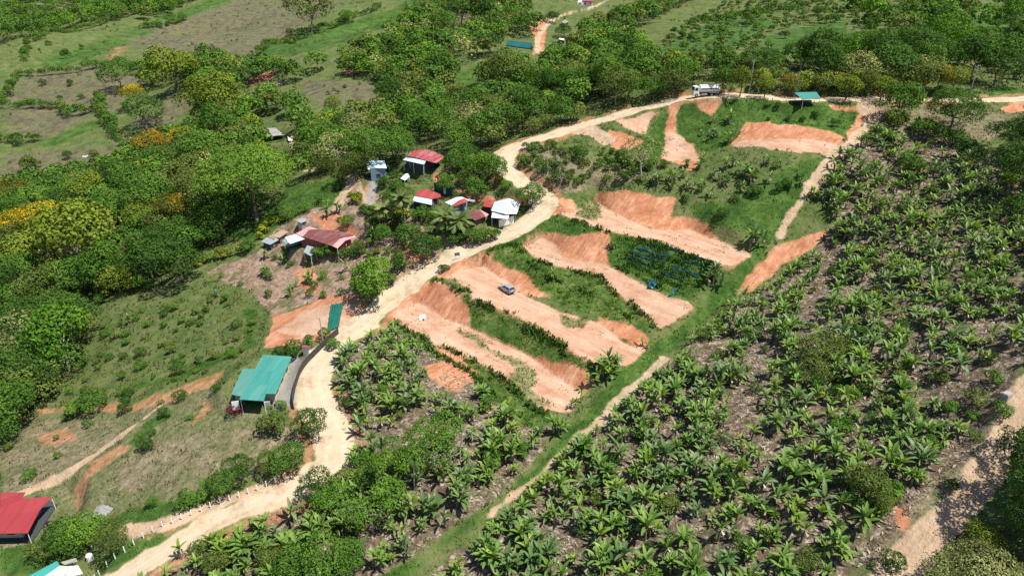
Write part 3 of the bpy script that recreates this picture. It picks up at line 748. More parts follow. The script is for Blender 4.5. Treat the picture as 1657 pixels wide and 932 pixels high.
KINDS = {
 'mid':    TreeKind('broadleaf', L_MID, M_BARK, 8.5, 9.0, 1.21, 11, 4845, 0.35, 5, 1),
 'dark':   TreeKind('dark_broadleaf', L_DARK, M_BARK, 8.5, 9.5, 1.10, 11, 4845, 0.35, 5, 2),
 'bright': TreeKind('bright_broadleaf', L_BRIGHT, M_BARKP, 8.0, 8.5, 1.21, 10, 4845, 0.33, 4, 3),
 'yg':     TreeKind('yellow_green', L_YG, M_BARK, 7.5, 8.0, 1.21, 9, 3876, 0.32, 4, 4),
 'yellow': TreeKind('yellow_blossom', L_YELLOW, M_BARKP, 13, 11.5, 4.00, 17, 7752, 0.35, 3, 5, flat=.75, lobe_r=.21, tint_spread=.42),
 'orange': TreeKind('orange_blossom', L_ORANGE, M_BARK, 11, 10.5, 3.50, 14, 6460, 0.34, 3, 6, flat=.8, lobe_r=.23, tint_spread=.42),
 'olive':  TreeKind('olive_broadleaf', L_OLIVE, M_BARK, 8.5, 8.5, 0.99, 11, 4845, 0.33, 4, 7),
 'grey':   TreeKind('grey_leaved', L_GREY, M_BARKP, 8.0, 8.0, 1.10, 12, 3230, 0.28, 4, 8, open_=.25),
 'umbrella': TreeKind('umbrella', L_MID, M_BARK, 15, 9.5, 4.00, 20, 10336, 0.34, 2, 9, flat=.6, lobe_r=.19, r0=.35),
 'giant':  TreeKind('giant_spreading', L_GIANT, M_BARK, 28, 20, 6.50, 46, 35530, 0.41, 1, 10, flat=.8, lobe_r=.135, r0=.7),
 'slender': TreeKind('slender', L_BRIGHT, M_BARKP, 6.0, 9.5, 4.50, 8, 2907, 0.28, 4, 12, open_=.38, r0=.14),
 'shrub':  TreeKind('shrub', L_DARK, M_GREENSTEM, 3.2, 2.8, 0.25, 7, 1679, 0.21, 5, 13, r0=.07),
 'shrubm': TreeKind('green_shrub', L_MID, M_GREENSTEM, 3.0, 2.5, 0.20, 7, 1679, 0.19, 5, 14, r0=.07),
 'shrubo': TreeKind('olive_shrub', L_OLIVE, M_GREENSTEM, 2.6, 2.2, 0.20, 6, 1356, 0.19, 4, 15, r0=.06),
 'coffee': TreeKind('coffee_bush', L_DARK, M_GREENSTEM, 2.2, 2.0, 0.15, 6, 1227, 0.16, 4, 16, r0=.05),
 'croton': TreeKind('croton', L_CROTON, M_GREENSTEM, 2.2, 2.3, 0.15, 6, 839, 0.24, 4, 17, r0=.05, tint_spread=.35),
 'maroon': TreeKind('maroon_shrub', L_MAROON, M_GREENSTEM, 2.6, 2.0, 0.15, 6, 969, 0.18, 1, 18, r0=.05),
 'bigdark': TreeKind('big_dark_broadleaf', L_DARK, M_BARK, 15, 13, 3.00, 24, 20995, 0.32, 2, 19, lobe_r=.22, r0=.4),
 'bigpale': TreeKind('big_olive_broadleaf', L_GREY, M_BARK, 18, 10, 1.50, 30, 30685, 0.28, 1, 20, lobe_r=.2, flat=.9, r0=.4, tint_spread=.3),
}

def tree_obj(name, kind, x, y, z, scale, rz, i):
    K = KINDS[kind]; tm, cm = K.var[i % len(K.var)]
    o = empty(name, (x, y, z), rz); q = np.random.default_rng(i*7+3).uniform(.84, 1.19, 3); o.scale = tuple(scale*(q if kind not in ('giant', 'bigpale') else np.ones(3)))
    link('trunk' if 'shrub' not in name and 'bush' not in name else 'stems', tm, o); link('crown' if 'shrub' not in name and 'bush' not in name else 'foliage', cm, o)
    return o

# ---- banana plants
def banana_arrays(R, stems, h, leaves, ll, spread=0.0):
    sl, V, Fc, T, dead = [], [], [], [], []
    for s_ in range(stems):
        ox, oy = (0, 0) if s_ == 0 else R.normal(size=2)*0.75
        hh = h*(1 if s_ == 0 else R.uniform(.45, .95)); lean = R.normal(size=2)*.18
        top = np.array([ox+lean[0], oy+lean[1], hh])
        sl.append((np.array([[ox, oy, -.4], [ox+lean[0]*.3, oy+lean[1]*.3, hh*.5], top]), [.17, .14, .10]))
        nl = int(leaves*R.uniform(.75, 1.1)); a0 = R.uniform(0, 2*PI)
        for j in range(nl):
            az = a0+j*2.4+R.normal()*.25; el = 1.42-(1.15+spread)*(j/max(nl-1, 1))+R.normal()*.16
            L = ll*R.uniform(.75, 1.1)*(0.7 if j == 0 else 1); wd = L*R.uniform(.20, .27)
            droop = R.uniform(.7, 1.5)*(.35+.65*j/nl)
            m = 7; t = np.linspace(0, 1, m)
            e = el-droop*t**1.3
            st = L/(m-1)
            r = np.r_[0, np.cumsum(np.cos(e[:-1])*st)]; zz = np.r_[0, np.cumsum(np.sin(e[:-1])*st)]
            ca, sa = math.cos(az), math.sin(az)
            mid = top+np.stack([r*ca, r*sa, zz], 1)
            prof = wd*np.array([.10, .62, .95, 1.0, .9, .62, .10])*.5*2*.5
            side = np.array([-sa, ca, 0])
            up = np.stack([-np.sin(e)*ca, -np.sin(e)*sa, np.cos(e)], 1)
            fold = .38
            lft = mid+side*prof[:, None]+up*prof[:, None]*fold; rgt = mid-side*prof[:, None]+up*prof[:, None]*fold
            k = sum(len(a) for a in V)
            V.append(np.stack([lft, mid, rgt], 1).reshape(-1, 3))
            for q in range(m-1):
                a = k+q*3
                Fc += [(a, a+1, a+4, a+3), (a+1, a+2, a+5, a+4)]
            tv = np.clip(.62-.28*j/nl+R.normal()*.12, 0, 1)
            T += [tv]*(3*m)
        for j in range(int(R.integers(2, 5))):      # withered leaves hanging against the stem
            az = R.uniform(0, 2*PI); L = hh*R.uniform(.4, .75); d = np.array([math.cos(az), math.sin(az), 0]); s2 = np.array([-d[1], d[0], 0])
            p0 = top-[0, 0, .15]; p1 = p0+d*.55-[0, 0, L*.4]; p2 = p0+d*.5-[0, 0, L]
            w_ = R.uniform(.12, .25)
            dead.append(np.array([p0+s2*.04, p0-s2*.04, p1-s2*w_, p1+s2*w_])); dead.append(np.array([p1+s2*w_, p1-s2*w_, p2-s2*w_*.5, p2+s2*w_*.5]))
    tv, tf = tubes_np(sl, 6); one = [tubes_np([q], 6) for q in sl]
    dv = np.vstack(dead); df = np.arange(len(dv)).reshape(-1, 4)
    return (tv, tf, one), (np.vstack(V), np.array(Fc), np.array(T)), (dv, df, np.repeat(R.uniform(.1, .9, len(df)), 4))
BAN = []
for i in range(22):
    R = np.random.default_rng(500+i)
    stems = [1, 2, 3, 1, 2, 4, 1, 2, 3, 1, 2, 1, 3, 2, 3, 5, 2, 1, 4, 2, 3, 1][i]; h = R.uniform(1.5, 2.3)
    a, b, c = banana_arrays(R, stems, h, [11, 9, 13, 8][i % 4], R.uniform(1.6, 2.3), R.uniform(-.35, .25))
    look = ['green', 'green', 'blue', 'pale', 'green', 'blue', 'green', 'pale', 'green', 'blue', 'green', 'pale', 'blue', 'green', 'green', 'green', 'pale', 'green', 'green', 'blue', 'pale', 'green'][i]
    mat = {'green': L_BAN, 'blue': L_BANB, 'pale': L_BANY}[look]
    BAN.append(dict(look=look, stems=stems, stem=[mesh_np('pseudostem', *q, M_STEM) for q in a[2]], leaf=mesh_np('banana_leaves', b[0], b[1], mat, b[2]),
                    dead=mesh_np('withered_leaves', c[0], c[1], L_DEADLEAF, c[2]), arr=(a, b, c)))

# ------------------------------------------------------------------ planting: where
def scatter(polys, spacing, seed, holes=(), jitter=.42, dens=1.0, clump=None):
    """roughly even stand of points on the ground inside outlines read from the photo"""
    R = np.random.default_rng(seed); pts = []
    for poly in polys:
        a = np.array(poly, float)
        x, y, z = cast(np.clip(a[:, 0], -200, 1900), np.clip(a[:, 1], 0, 1100))
        # widen by the bounding box of what the outline covers
        gx, gy = np.meshgrid(np.arange(x.min()-5, x.max()+5, spacing), np.arange(y.min()-5, y.max()+5, spacing*.92))
        gx = gx+(np.arange(gx.shape[0]) % 2)[:, None]*spacing*.5
        gx = (gx+R.uniform(-jitter, jitter, gx.shape)*spacing).ravel(); gy = (gy+R.uniform(-jitter, jitter, gy.shape)*spacing).ravel()
        gz = zat(gx, gy)
        px, py, zc = project(gx, gy, gz)
        m = inpoly(px, py, poly)
        for h in holes: m &= ~inpoly(px, py, h)
        if dens < 1: m &= R.random(len(gx)) < dens
        if clump: m &= fbm(gx, gy, clump[0], 2, seed) > clump[1]
        pts.append(np.stack([gx[m], gy[m], gz[m], px[m], py[m], zc[m]], 1))
    return np.vstack(pts)
def grid_at(arr, x, y):
    i = np.clip(np.searchsorted(xs, x), 0, len(xs)-1); j = np.clip(np.searchsorted(ys, y), 0, len(ys)-1)
    return arr[j, i]
clear_ground = (w_road > .5) | (w_track > .5) | (road_d < .8) | (track_d < .5) | (w_pave > .5)

ORD = 'closest|second closest|third closest|fourth closest|fifth closest|sixth closest|seventh closest|eighth closest|ninth closest|tenth closest|eleventh closest|twelfth closest|thirteenth closest|fourteenth closest|fifteenth closest|sixteenth closest|seventeenth closest|eighteenth closest|nineteenth closest|twentieth closest'.split('|')
TENS = {20: 'twenty', 30: 'thirty', 40: 'forty', 50: 'fifty', 60: 'sixty', 70: 'seventy', 80: 'eighty', 90: 'ninety'}
ONES = 'first second third fourth fifth sixth seventh eighth ninth'.split()
def ordinal(k):
    if k < 20: return ORD[k]
    k += 1; t_, o_ = k//10*10, k % 10
    return (TENS[t_]+'-'+ONES[o_-1] if o_ else {20: 'twentieth', 30: 'thirtieth', 40: 'fortieth', 50: 'fiftieth', 60: 'sixtieth', 70: 'seventieth', 80: 'eightieth', 90: 'ninetieth'}[t_])+' closest'
MARKS = {
 'the concrete tank block': (1627, 635), 'the turquoise-roofed house': (430, 612), 'the silver car': (820, 467), 'the tanker truck': (1142, 148),
 'the green-roofed canopy': (1305, 158), 'the maroon-roofed farmhouse': (525, 387), 'the white gabled roof': (818, 335), 'the red-roofed corner house': (30, 830),
 'the giant spreading tree': (405, 320), 'the white picket posts': (300, 845), 'the roadside notice board': (740, 416), 'the red and blue house': (688, 255),
 'the dark green tarp': (543, 513), 'the blue shade cloth': (1075, 430), 'the broad olive tree': (1560, 900), 'the side lane junction': (735, 400),
 'the far red-roofed homestead': (950, 6), 'the teal-covered pond': (838, 74), 'the thatched hut': (1498, 97), 'the grazing white cattle': (120, 270), 'the patched grey roof': (437, 214),
 'the upper plantation corner': (1440, 205), 'the lower grass strip end': (700, 900), 'the track bottom end': (1430, 925), 'the red earth scar': (1280, 410),
 'the tall bare tree': (745, 690), 'the white debris heap': (684, 516), 'the yellow-blossomed tree': (80, 350), 'the bald dry slope': (300, 740), 'the ploughed terraces patch': (550, 150),
 'the tall bamboo clump': (500, 15), 'the dry pasture with cattle': (130, 160), 'the ridge pasture': (1300, 75), 'the far upper corner': (1600, 10),
}
def say_which(items, noun_of):
    """items: dicts with px, py, look; writes a label that points to one of them only"""
    by = {}
    for it in items: by.setdefault(it['look'], []).append(it)
    for look, its in by.items():
        P = np.array([(i['px'], i['py']) for i in its]); best = [(999, None)]*len(its)
        for m, (mx, my) in MARKS.items():
            d = np.hypot(P[:, 0]-mx, P[:, 1]-my); rk = np.empty(len(d), int); rk[np.argsort(d, kind='stable')] = np.arange(len(d))
            for q, r in enumerate(rk):
                key = r+d[q]/400
                if key < best[q][0]: best[q] = (key, m, r)
        for it, b in zip(its, best):
            it['label'] = f"{noun_of(it)}, {ordinal(int(b[2]))} to {b[1]}"

# ---- banana stands
B_MAIN = [(1395,205),(1440,205),(1530,232),(1610,280),(1657,300),(1700,420),(1690,540),(1600,700),(1560,745),(1480,825),(1400,880),(1330,960),(1200,1010),(760,1010),(690,960),(790,870),(880,780),(960,700),(1010,655),(1085,590),(1150,530),(1215,480),(1270,440),(1325,410),(1360,372),(1330,350),(1305,310),(1345,262)]
B_LOW = [(556,565),(600,535),(640,530),(690,575),(690,640),(770,640),(850,695),(905,695),(850,755),(760,830),(690,885),(600,940),(480,1000),(200,1000),(260,930),(330,870),(480,830),(560,780),(580,735),(555,670),(545,610)]
lanes = [[(1335,400),(1365,400),(1345,480),(1300,560),(1285,560),(1310,480)],[(1215,560),(1260,560),(1210,700),(1130,800),(1110,790),(1180,690)],[(1120,840),(1160,850),(1160,932),(1120,932)],[(1290,590),(1320,590),(1310,660),(1290,660)],
         [(1600,600),(1660,560),(1660,640),(1600,745),(1500,840),(1390,930),(1340,932),(1480,800),(1560,710)],[(1130,560),(1190,545),(1150,600),(1110,610)]]
bm = scatter([B_MAIN], 2.5, 21, lanes+[[(1380,200),(1660,180),(1660,270),(1600,285),(1500,245),(1440,232)]], jitter=.42, dens=.97, clump=(8, -.40))
bl = scatter([B_LOW], 2.45, 22, [[(690,575),(770,600),(770,660),(700,640)], [(620,690),(720,680),(720,760),(620,770)]], jitter=.42, dens=.9)
bu = scatter([[(1130,195),(1190,190),(1195,240),(1150,258),(1130,240)], [(1050,290),(1110,275),(1140,250),(1180,260),(1300,262),(1310,300),(1220,320),(1100,322)]], 3.6, 23, dens=.6)
bm2 = []
EXTRA = [(1213,400,1.3),(1222,392,1.1),(1155,455,1.2),(870,350,1.2),(885,345,1.0),(897,342,1.1),(862,362,.9),(995,600,1.1),(975,612,1.3),(985,595,1.2),(985,610,1.2),(968,622,1.1),(940,650,.9),(930,660,.8),(1040,560,.8),(895,455,1.0),(990,402,.8),(1010,272,1.2),(1035,262,1.1),(1060,300,1.1),(1090,300,1.1),
         (530,338,1.1),(545,345,1.1),(530,352,1.0),(600,385,1.0),(655,375,1.1),(480,465,.9),(430,445,.9),(505,447,.9),(515,420,.9),(655,440,1.),(460,425,1),(560,440,1),(598,440,.9),(430,420,.8),(440,452,.8),(470,480,.8),(500,460,.8),(350,480,.8),(210,525,.8),(290,475,.8),(1390,290,1.3),(1400,240,1.3),(1420,225,1.3),(1370,262,1.3),(1350,275,1.2),(1385,325,1.3),(1405,320,1.2),(1345,310,1.2),(1480,210,1.2),
         (370,905,1.2),(395,890,1.2),(1650,130,1.1),(1640,128,1.0),(1620,132,1.0)]
ex = np.array([(*cast1(a, b), a, b, 0) for a, b, s in EXTRA]); ex[:, 5] = project(ex[:, 0], ex[:, 1], ex[:, 2])[2]
allb = np.vstack([bm, bl, bu, ex]); src = np.r_[np.zeros(len(bm)), np.ones(len(bl)), np.full(len(bu), 2), np.full(len(ex), 3)]
exs = np.r_[np.zeros(len(bm)+len(bl)+len(bu)), np.array([e[2] for e in EXTRA])]
okb = ~grid_at(clear_ground, allb[:, 0], allb[:, 1]) & (allb[:, 5] > 40)
okb &= (grid_at(benchany, allb[:, 0], allb[:, 1]) < .5) | (src == 3)
allb, src, exs = allb[okb], src[okb], exs[okb]
R = np.random.default_rng(77)
bsize = np.where(exs > 0, exs*.95, 0.56+.62*R.random(len(allb))**1.25); bkind = R.integers(0, len(BAN), len(allb)); brot = R.uniform(0, 2*PI, len(allb))
# bluer plants grow towards the upper part of the slope, paler ones lower down, as in the photo
inframe = (allb[:, 3] > -15) & (allb[:, 3] < 1672) & (allb[:, 4] < 960)
rank = np.argsort(np.where(inframe, -bsize/allb[:, 5], 1))
single = np.zeros(len(allb), bool); single[rank[:300]] = True; single |= (src == 3)
if single.sum() > 300:
    drop = [r for r in rank[::-1] if single[r] and src[r] != 3][:int(single.sum()-300)]
    single[drop] = False
items = []
for i in np.where(single)[0]:
    B = BAN[bkind[i]]; s = bsize[i]
    o = empty('banana_plant', allb[i, :3], brot[i]); o.scale = (s,)*3
    [link('pseudostem', q, o) for q in B['stem']]; link('leaves', B['leaf'], o); link('withered_leaves', B['dead'], o)
    sz = 'small' if s < .7 else ('tall' if s > .95 else 'mid-sized')
    look = f"{sz} {dict(green='green', blue='bluish green', pale='yellow-green')[B['look']]} " + ('single-stemmed' if B['stems'] == 1 else ('twin-stemmed' if B['stems'] == 2 else 'clumped'))
    grp = ['banana plants in the big plantation', 'banana plants between the road and the grass strip', 'banana plants on the upper slope', 'banana plants scattered near houses and terraces'][int(src[i])]
    items.append(dict(o=o, px=allb[i, 3], py=allb[i, 4], look=look, grp=grp))
say_which(items, lambda it: it['look']+' banana plant')
for it in items: tag(it['o'], it['label'], 'banana plant', 'banana plants on the slope')
def merged(pieces):
    V, Q, T = [], [], []; k = 0
    for v, f, t in pieces:
        V.append(v); Q.append(f+k); T.append(t); k += len(v)
    return np.vstack(V), np.vstack(Q), np.concatenate(T)
def placed(v, x, y, z, s, r):
    c, n_ = math.cos(r)*s, math.sin(r)*s
    return np.stack([v[:, 0]*c-v[:, 1]*n_+x, v[:, 0]*n_+v[:, 1]*c+y, v[:, 2]*s+z], 1)
rest = np.where(~single)[0]
for nm, sel, mat in (('banana_leaf_mass', 1, None), ('banana_stem_mass', 0, M_STEM), ('withered_leaf_mass', 2, L_DEADLEAF)):
    if sel == 1:
        V, Q, T, MI = [], [], [], []; k = 0
        for i in rest:
            a = BAN[bkind[i]]['arr'][1]; V.append(placed(a[0], *allb[i, :3], bsize[i], brot[i])); Q.append(a[1]+k); T.append(a[2]); k += len(a[0])
            MI.append(np.full(len(a[1]), ['green', 'blue', 'pale'].index(BAN[bkind[i]]['look'])))
        o = link(nm, mesh_np(nm, np.vstack(V), np.vstack(Q), [L_BAN, L_BANB, L_BANY], np.concatenate(T), np.concatenate(MI)))
    else:
        ps = []
        for i in rest:
            a = BAN[bkind[i]]['arr'][sel]; t_ = a[2] if sel == 2 else np.zeros(len(a[0]))
            ps.append((placed(a[0], *allb[i, :3], bsize[i], brot[i]), a[1], t_))
        o = link(nm, mesh_np(nm, *merged(ps)[:2], mat, merged(ps)[2]))
    tag(o, 'smaller banana plants filling the plantation between the larger ones', None, None, 'stuff')
print('bananas', len(allb), 'single', single.sum())

# ---- coffee bushes and shrubs between the bananas
PLANTS = []      # every tree and shrub: dict(kind, x, y, z, px, py, zc, scale, hero)
def plant(arr, kinds, smin, smax, seed, where):
    R = np.random.default_rng(seed)
    names_ = [k for k, w_ in kinds]; w = np.array([w_ for k, w_ in kinds], float); w /= w.sum()
    ok = ~grid_at(clear_ground, arr[:, 0], arr[:, 1])
    for a in arr[ok]:
        PLANTS.append(dict(kind=names_[R.choice(len(names_), p=w)], x=a[0], y=a[1], z=a[2], px=a[3], py=a[4], zc=a[5], s=R.uniform(smin, smax), where=where, hero=False))
def hero(px, py, dpx, kind, where=''):
    """a particular tree: px, py is the middle of its crown in the photo, dpx the crown's width there"""
    K = KINDS[kind]; lift = 4.0; s = 1.0
    for _ in range(4):
        x, y, z = cast1(px, py, lift)
        zc = float(project(np.array(x), np.array(y), np.array(z))[2]); s = dpx*zc/F/K.D; lift = K.H*.56*s
    x, y, z = cast1(px, py, lift)
    # the point where the line of sight passes at that height
    zz = zat(x, y)
    PLANTS.append(dict(kind=kind, x=x, y=y, z=float(zz), px=px, py=py, zc=zc, s=s, where=where, hero=True))
H = hero
H(405,290,168,'giant'); H(612,240,100,'umbrella'); H(782,262,52,'bright'); H(540,245,52,'grey'); H(515,230,34,'bright'); H(690,395,44,'dark'); H(608,452,70,'bright'); H(592,470,40,'mid'); H(860,310,44,'mid');  H(800,275,40,'mid')
H(503,685,46,'dark'); H(440,688,40,'shrubo'); H(1547,172,88,'bigdark'); H(1465,163,58,'mid'); H(1672,215,90,'bigdark'); H(1690,275,110,'bigdark'); H(1650,255,56,'dark'); H(1662,330,50,'dark'); H(1712,775,150,'bigdark'); H(1740,690,110,'bigdark'); H(1700,850,120,'bigdark'); H(1600,950,165,'bigpale'); H(1590,872,56,'yg')
H(1330,560,60,'olive'); H(1320,600,40,'olive'); H(1405,785,52,'olive'); H(1425,810,42,'olive'); H(1445,905,36,'shrub'); H(1310,905,44,'olive'); H(1380,560,30,'shrubo')
H(95,545,105,'bright'); H(35,540,90,'grey'); H(40,610,80,'olive'); H(20,660,70,'mid'); H(690,715,52,'slender'); H(708,742,50,'slender'); H(655,742,46,'olive'); H(725,700,44,'slender'); H(640,730,44,'slender'); H(540,800,46,'slender'); H(528,812,40,'slender'); H(512,790,46,'dark'); H(590,772,36,'mid'); H(620,765,50,'slender'); H(668,758,50,'slender'); H(600,830,50,'slender'); H(575,840,44,'slender'); H(625,810,55,'slender'); H(350,905,50,'olive'); H(520,905,64,'mid'); H(440,900,50,'olive'); H(470,915,54,'mid'); H(560,905,50,'mid')
H(82,352,92,'yellow'); H(18,362,62,'yellow'); H(122,392,105,'yg'); H(60,395,70,'yg'); H(215,150,48,'yellow'); H(275,108,70,'yg'); H(340,150,70,'yg'); H(245,238,60,'orange'); H(210,300,50,'mid'); H(280,340,62,'orange'); H(320,245,55,'mid'); H(180,335,60,'mid'); H(225,360,48,'yg'); H(140,300,60,'yg'); H(250,405,62,'dark'); H(285,430,60,'dark'); H(170,430,70,'mid'); H(120,440,70,'mid'); H(305,275,60,'olive'); H(330,320,60,'olive'); H(15,310,60,'orange'); H(190,125,40,'mid'); H(20,430,60,'yg');  H(230,180,46,'mid'); H(350,205,60,'mid'); H(290,222,60,'yellow'); H(160,355,50,'olive'); H(240,320,60,'mid')
H(500,20,55,'olive'); H(745,15,45,'dark'); H(780,12,45,'dark'); H(715,40,35,'mid'); H(820,115,70,'olive'); H(845,160,45,'olive'); H(540,170,32,'yg'); H(630,150,36,'dark'); H(560,25,20,'mid'); H(895,25,20,'dark'); H(912,48,22,'dark'); H(1565,240,36,'shrub')
H(1478,265,36,'shrub'); H(1450,195,44,'shrubo'); H(1505,210,36,'shrubm'); H(1550,222,32,'shrubm'); H(1285,140,30,'olive'); H(1325,135,38,'olive'); H(1372,140,38,'yg'); H(1355,128,34,'orange'); H(1400,135,38,'olive'); H(1430,140,38,'yg'); H(1500,128,50,'olive'); H(1520,130,44,'orange'); H(1545,130,36,'yg'); H(1580,95,60,'dark'); H(1620,100,60,'dark'); H(1280,135,32,'orange'); H(1240,138,34,'yg'); H(1200,135,36,'yg'); H(1170,128,40,'mid'); H(1090,135,40,'olive'); H(1060,140,36,'mid')
H(718,432,16,'shrub'); H(1540,785,20,'shrub'); H(1622,662,26,'shrubm'); H(1575,670,20,'shrubm'); H(378,663,22,'maroon')
VH = [(395,195),(485,200),(490,262),(400,262)]
HOLES = [VH,[(800,66),(875,66),(875,122),(800,118)],[(878,15),(945,-6),(990,-2),(988,38),(938,62),(932,98),(878,98)],[(730,108),(782,103),(785,172),(738,178)],[(478,118),(612,124),(636,192),(512,205),(470,165)],[(195,150),(312,142),(312,176),(252,228),(192,212)],[(380,140),(470,132),(475,172),(400,178)],[(395,112),(440,60),(640,-5),(715,-5),(640,62),(540,102),(480,120)],[(715,20),(778,10),(778,50),(722,75)],[(880,40),(935,0),(985,0),(985,30),(930,45),(885,90)],[(820,65),(866,65),(866,85),(820,85)],
 [(410,195),(480,205),(500,270),(470,270),(410,230)],[(560,80),(660,25),(690,0),(640,0),(400,90)],[(1225,60),(1375,30),(1375,85),(1260,95)]]
Fleft = [(-80,340),(60,310),(190,285),(225,240),(330,215),(415,215),(430,260),(400,370),(345,385),(310,425),(265,455),(190,480),(130,495),(150,560),(105,620),(60,665),(20,720),(-80,740)]
plant(scatter([Fleft], 6.6, 31, [], dens=.9), [('mid', 4), ('dark', 3), ('olive', 2.5), ('yg', .8), ('grey', .8)], .75, 1.15, 32, 'in the valley woods')
UP = [[(1010,60),(1120,0),(1250,0),(1250,108),(1080,112)]]
Fmid = [(230,120),(330,90),(420,118),(480,108),(560,70),(640,45),(700,0),(780,0),(830,0),(870,55),(1000,40),(1100,0),(1175,0),(1035,80),(1060,122),(1250,122),(1330,100),(1420,90),(1500,112),(1500,146),(1250,143),(1170,142),(1100,148),(980,182),(890,208),(815,232),(790,250),(720,232),(600,225),(560,255),(490,255),(460,215),(330,205),(310,165),(250,170)]
plant(scatter([Fmid], 8.2, 33, HOLES+UP, dens=.93), [('mid', 4.5), ('dark', 3.2), ('olive', 2.4), ('yg', .8), ('grey', .8), ('bright', .9)], .8, 1.25, 34, 'on the wooded slope')
Fyg = [(560,105),(700,45),(725,140),(600,145)]
plant(scatter([Fyg], 7.5, 35, [], dens=.9), [('yg', 5), ('olive', 2), ('bright', 1.5)], .7, 1.05, 36, 'in the pale grove')
Ftl = [(-50,0),(340,-10),(255,32),(165,38),(60,58),(-50,85)]
plant(scatter([Ftl], 13, 37, [], dens=.85), [('mid', 3), ('dark', 3), ('bright', 1.5), ('olive', 1)], .9, 1.5, 38, 'on the far hillside')
Ftr = [(1390,85),(1440,45),(1510,-10),(1600,-10),(1560,40),(1500,100),(1700,75),(1700,115),(1500,125),(1400,110)]
plant(scatter([Ftr], 9.5, 39, [[(1490,95),(1570,48),(1700,5),(1700,75),(1560,102)]], dens=.62), [('mid', 3), ('dark', 3), ('olive', 2)], .8, 1.25, 40, 'behind the ridge road')
plant(scatter([[(1040,85),(1185,0),(1420,-5),(1420,40),(1380,85),(1250,118),(1060,120)]], 6.5, 41, [[(1225,60),(1375,35),(1370,85),(1260,95)]], dens=.85), [('shrubo', 3), ('shrubm', 3), ('shrub', 1)], 0.4, 1.5, 42, 'on the scrubby hillside')
plant(scatter([[(1370,10),(1500,-10),(1400,60)], [(1480,95),(1657,20),(1657,70),(1500,120)]], 6, 43, [], dens=.5), [('shrubm', 3), ('bright', .6), ('shrubo', 1)], .9, 1.8, 44, 'on the scrubby hillside')
def row(pts, step, kinds, smin, smax, seed, where):
    x, y, z = cast(np.array(pts, float)[:, 0], np.array(pts, float)[:, 1]); R = np.random.default_rng(seed)
    p = resample(np.stack([x, y], 1), step); p = p+R.normal(size=p.shape)*step*.22
    z = zat(p[:, 0], p[:, 1]); px, py, zc = project(p[:, 0], p[:, 1], z)
    plant(np.stack([p[:, 0], p[:, 1], z, px, py, zc], 1), kinds, smin, smax, seed+1, where)
for pts in ([(0,168),(35,122),(110,120),(170,108),(190,100),(230,118)], [(42,72),(60,66),(120,52),(175,36),(250,22)], [(100,182),(115,190),(165,180),(160,160)], [(165,185),(185,215),(195,235)], [(40,100),(45,70)], [(225,48),(300,33),(250,28)], [(420,92),(480,60),(560,35),(620,10)], [(60,230),(10,232),(-20,225)], [(100,175),(60,178),(10,175)]):
    row(pts, 3.6, [('dark', 3), ('mid', 2), ('olive', 1)], .32, .62, int(pts[0][0])+90, 'in a hedgerow across the far pasture')
row([(1100,158),(1060,165),(1010,178),(960,192),(905,207),(860,222)], 4.5, [('mid', 2), ('olive', 2), ('yg', .6)], .5, .8, 160, 'along the upper road')
row([(1180,147),(1260,150),(1340,152),(1430,152),(1500,154),(1570,153)], 4.5, [('olive', 2), ('yg', 1), ('shrubm', 1)], .55, .85, 162, 'along the ridge road')
# far scattered bushes on the pastures
for a, b, d in ((70,133,10),(113,134,10),(96,157,10),(130,157,9),(97,171,10),(122,174,12),(132,76,8),(90,272,20),(45,265,22),(85,283,16),(40,285,20),(110,250,14),(52,262,20),(152,252,16),(180,262,20),(78,70,8),(105,88,14),(275,15,14),(470,50,14),(660,20,10),(515,45,10),(560,25,14),(1330,18,14),(1480,40,16),(1210,28,18),(1270,55,16),(1315,60,10)):
    H(a, b, d, 'shrub' if d < 15 else 'shrubo', 'on the far pasture')
# village and roadside greenery
VILL = [(500,330),(560,270),(640,260),(700,270),(790,255),(850,250),(865,330),(850,350),(760,395),(715,395),(690,430),(650,470),(590,480),(560,450),(600,400),(560,330)]
vill_holes = [[(590,255),(630,258),(632,295),(590,295)],[(645,238),(722,242),(722,290),(650,290)],[(655,298),(850,298),(850,390),(730,396),(690,372),(655,380)],[(555,285),(612,285),(612,345),(545,345)],[(700,370),(745,385),(740,410),(705,410)],[(430,350),(580,355),(590,410),(430,410)]]
plant(scatter([VILL], 3.6, 51, vill_holes, dens=.72), [('shrub', 2.4), ('shrubm', 3), ('croton', .8), ('mid', .35), ('bright', .15), ('shrubo', 1.2)], .6, 1.15, 52, 'among the village gardens')
for pts in ([(660,370),(685,385),(700,395),(715,405)], [(570,318),(580,330),(590,345)], [(590,345),(620,352),(640,360)], [(820,372),(800,385),(780,392),(760,396)], [(425,385),(432,365),(470,355),(495,340)], [(400,405),(370,415),(330,425),(300,440),(290,450)], [(165,490),(180,470),(215,465),(240,470)], [(850,345),(862,330)]):
    row(pts, 2.0, [('croton', 3), ('shrubm', 1.6), ('shrubo', 1)], .55, 1.35, int(pts[0][1])+200, 'in a yellow-leaved hedge row')
plant(scatter([[(430,235),(500,225),(600,235),(590,258),(560,285),(500,300),(480,275),(440,262)],[(715,240),(830,235),(812,262),(830,290),(790,310),(740,290)]], 4.6, 81, [VH], dens=.7), [('olive', 2), ('grey', 1), ('shrubo', 3), ('shrubm', 2), ('mid', 1)], .5, 1.0, 82, 'at the edge of the village')
GARD = [(340,440),(420,405),(500,400),(560,420),(650,430),(640,470),(590,480),(500,490),(430,510)]
plant(scatter([GARD], 5, 53, [], dens=.5), [('shrubm', 2), ('shrub', 2), ('shrubo', 1)], .45, .8, 54, 'in the garden plots')
LSL = [(100,640),(160,520),(350,470),(415,520),(400,570),(280,630),(150,655)]
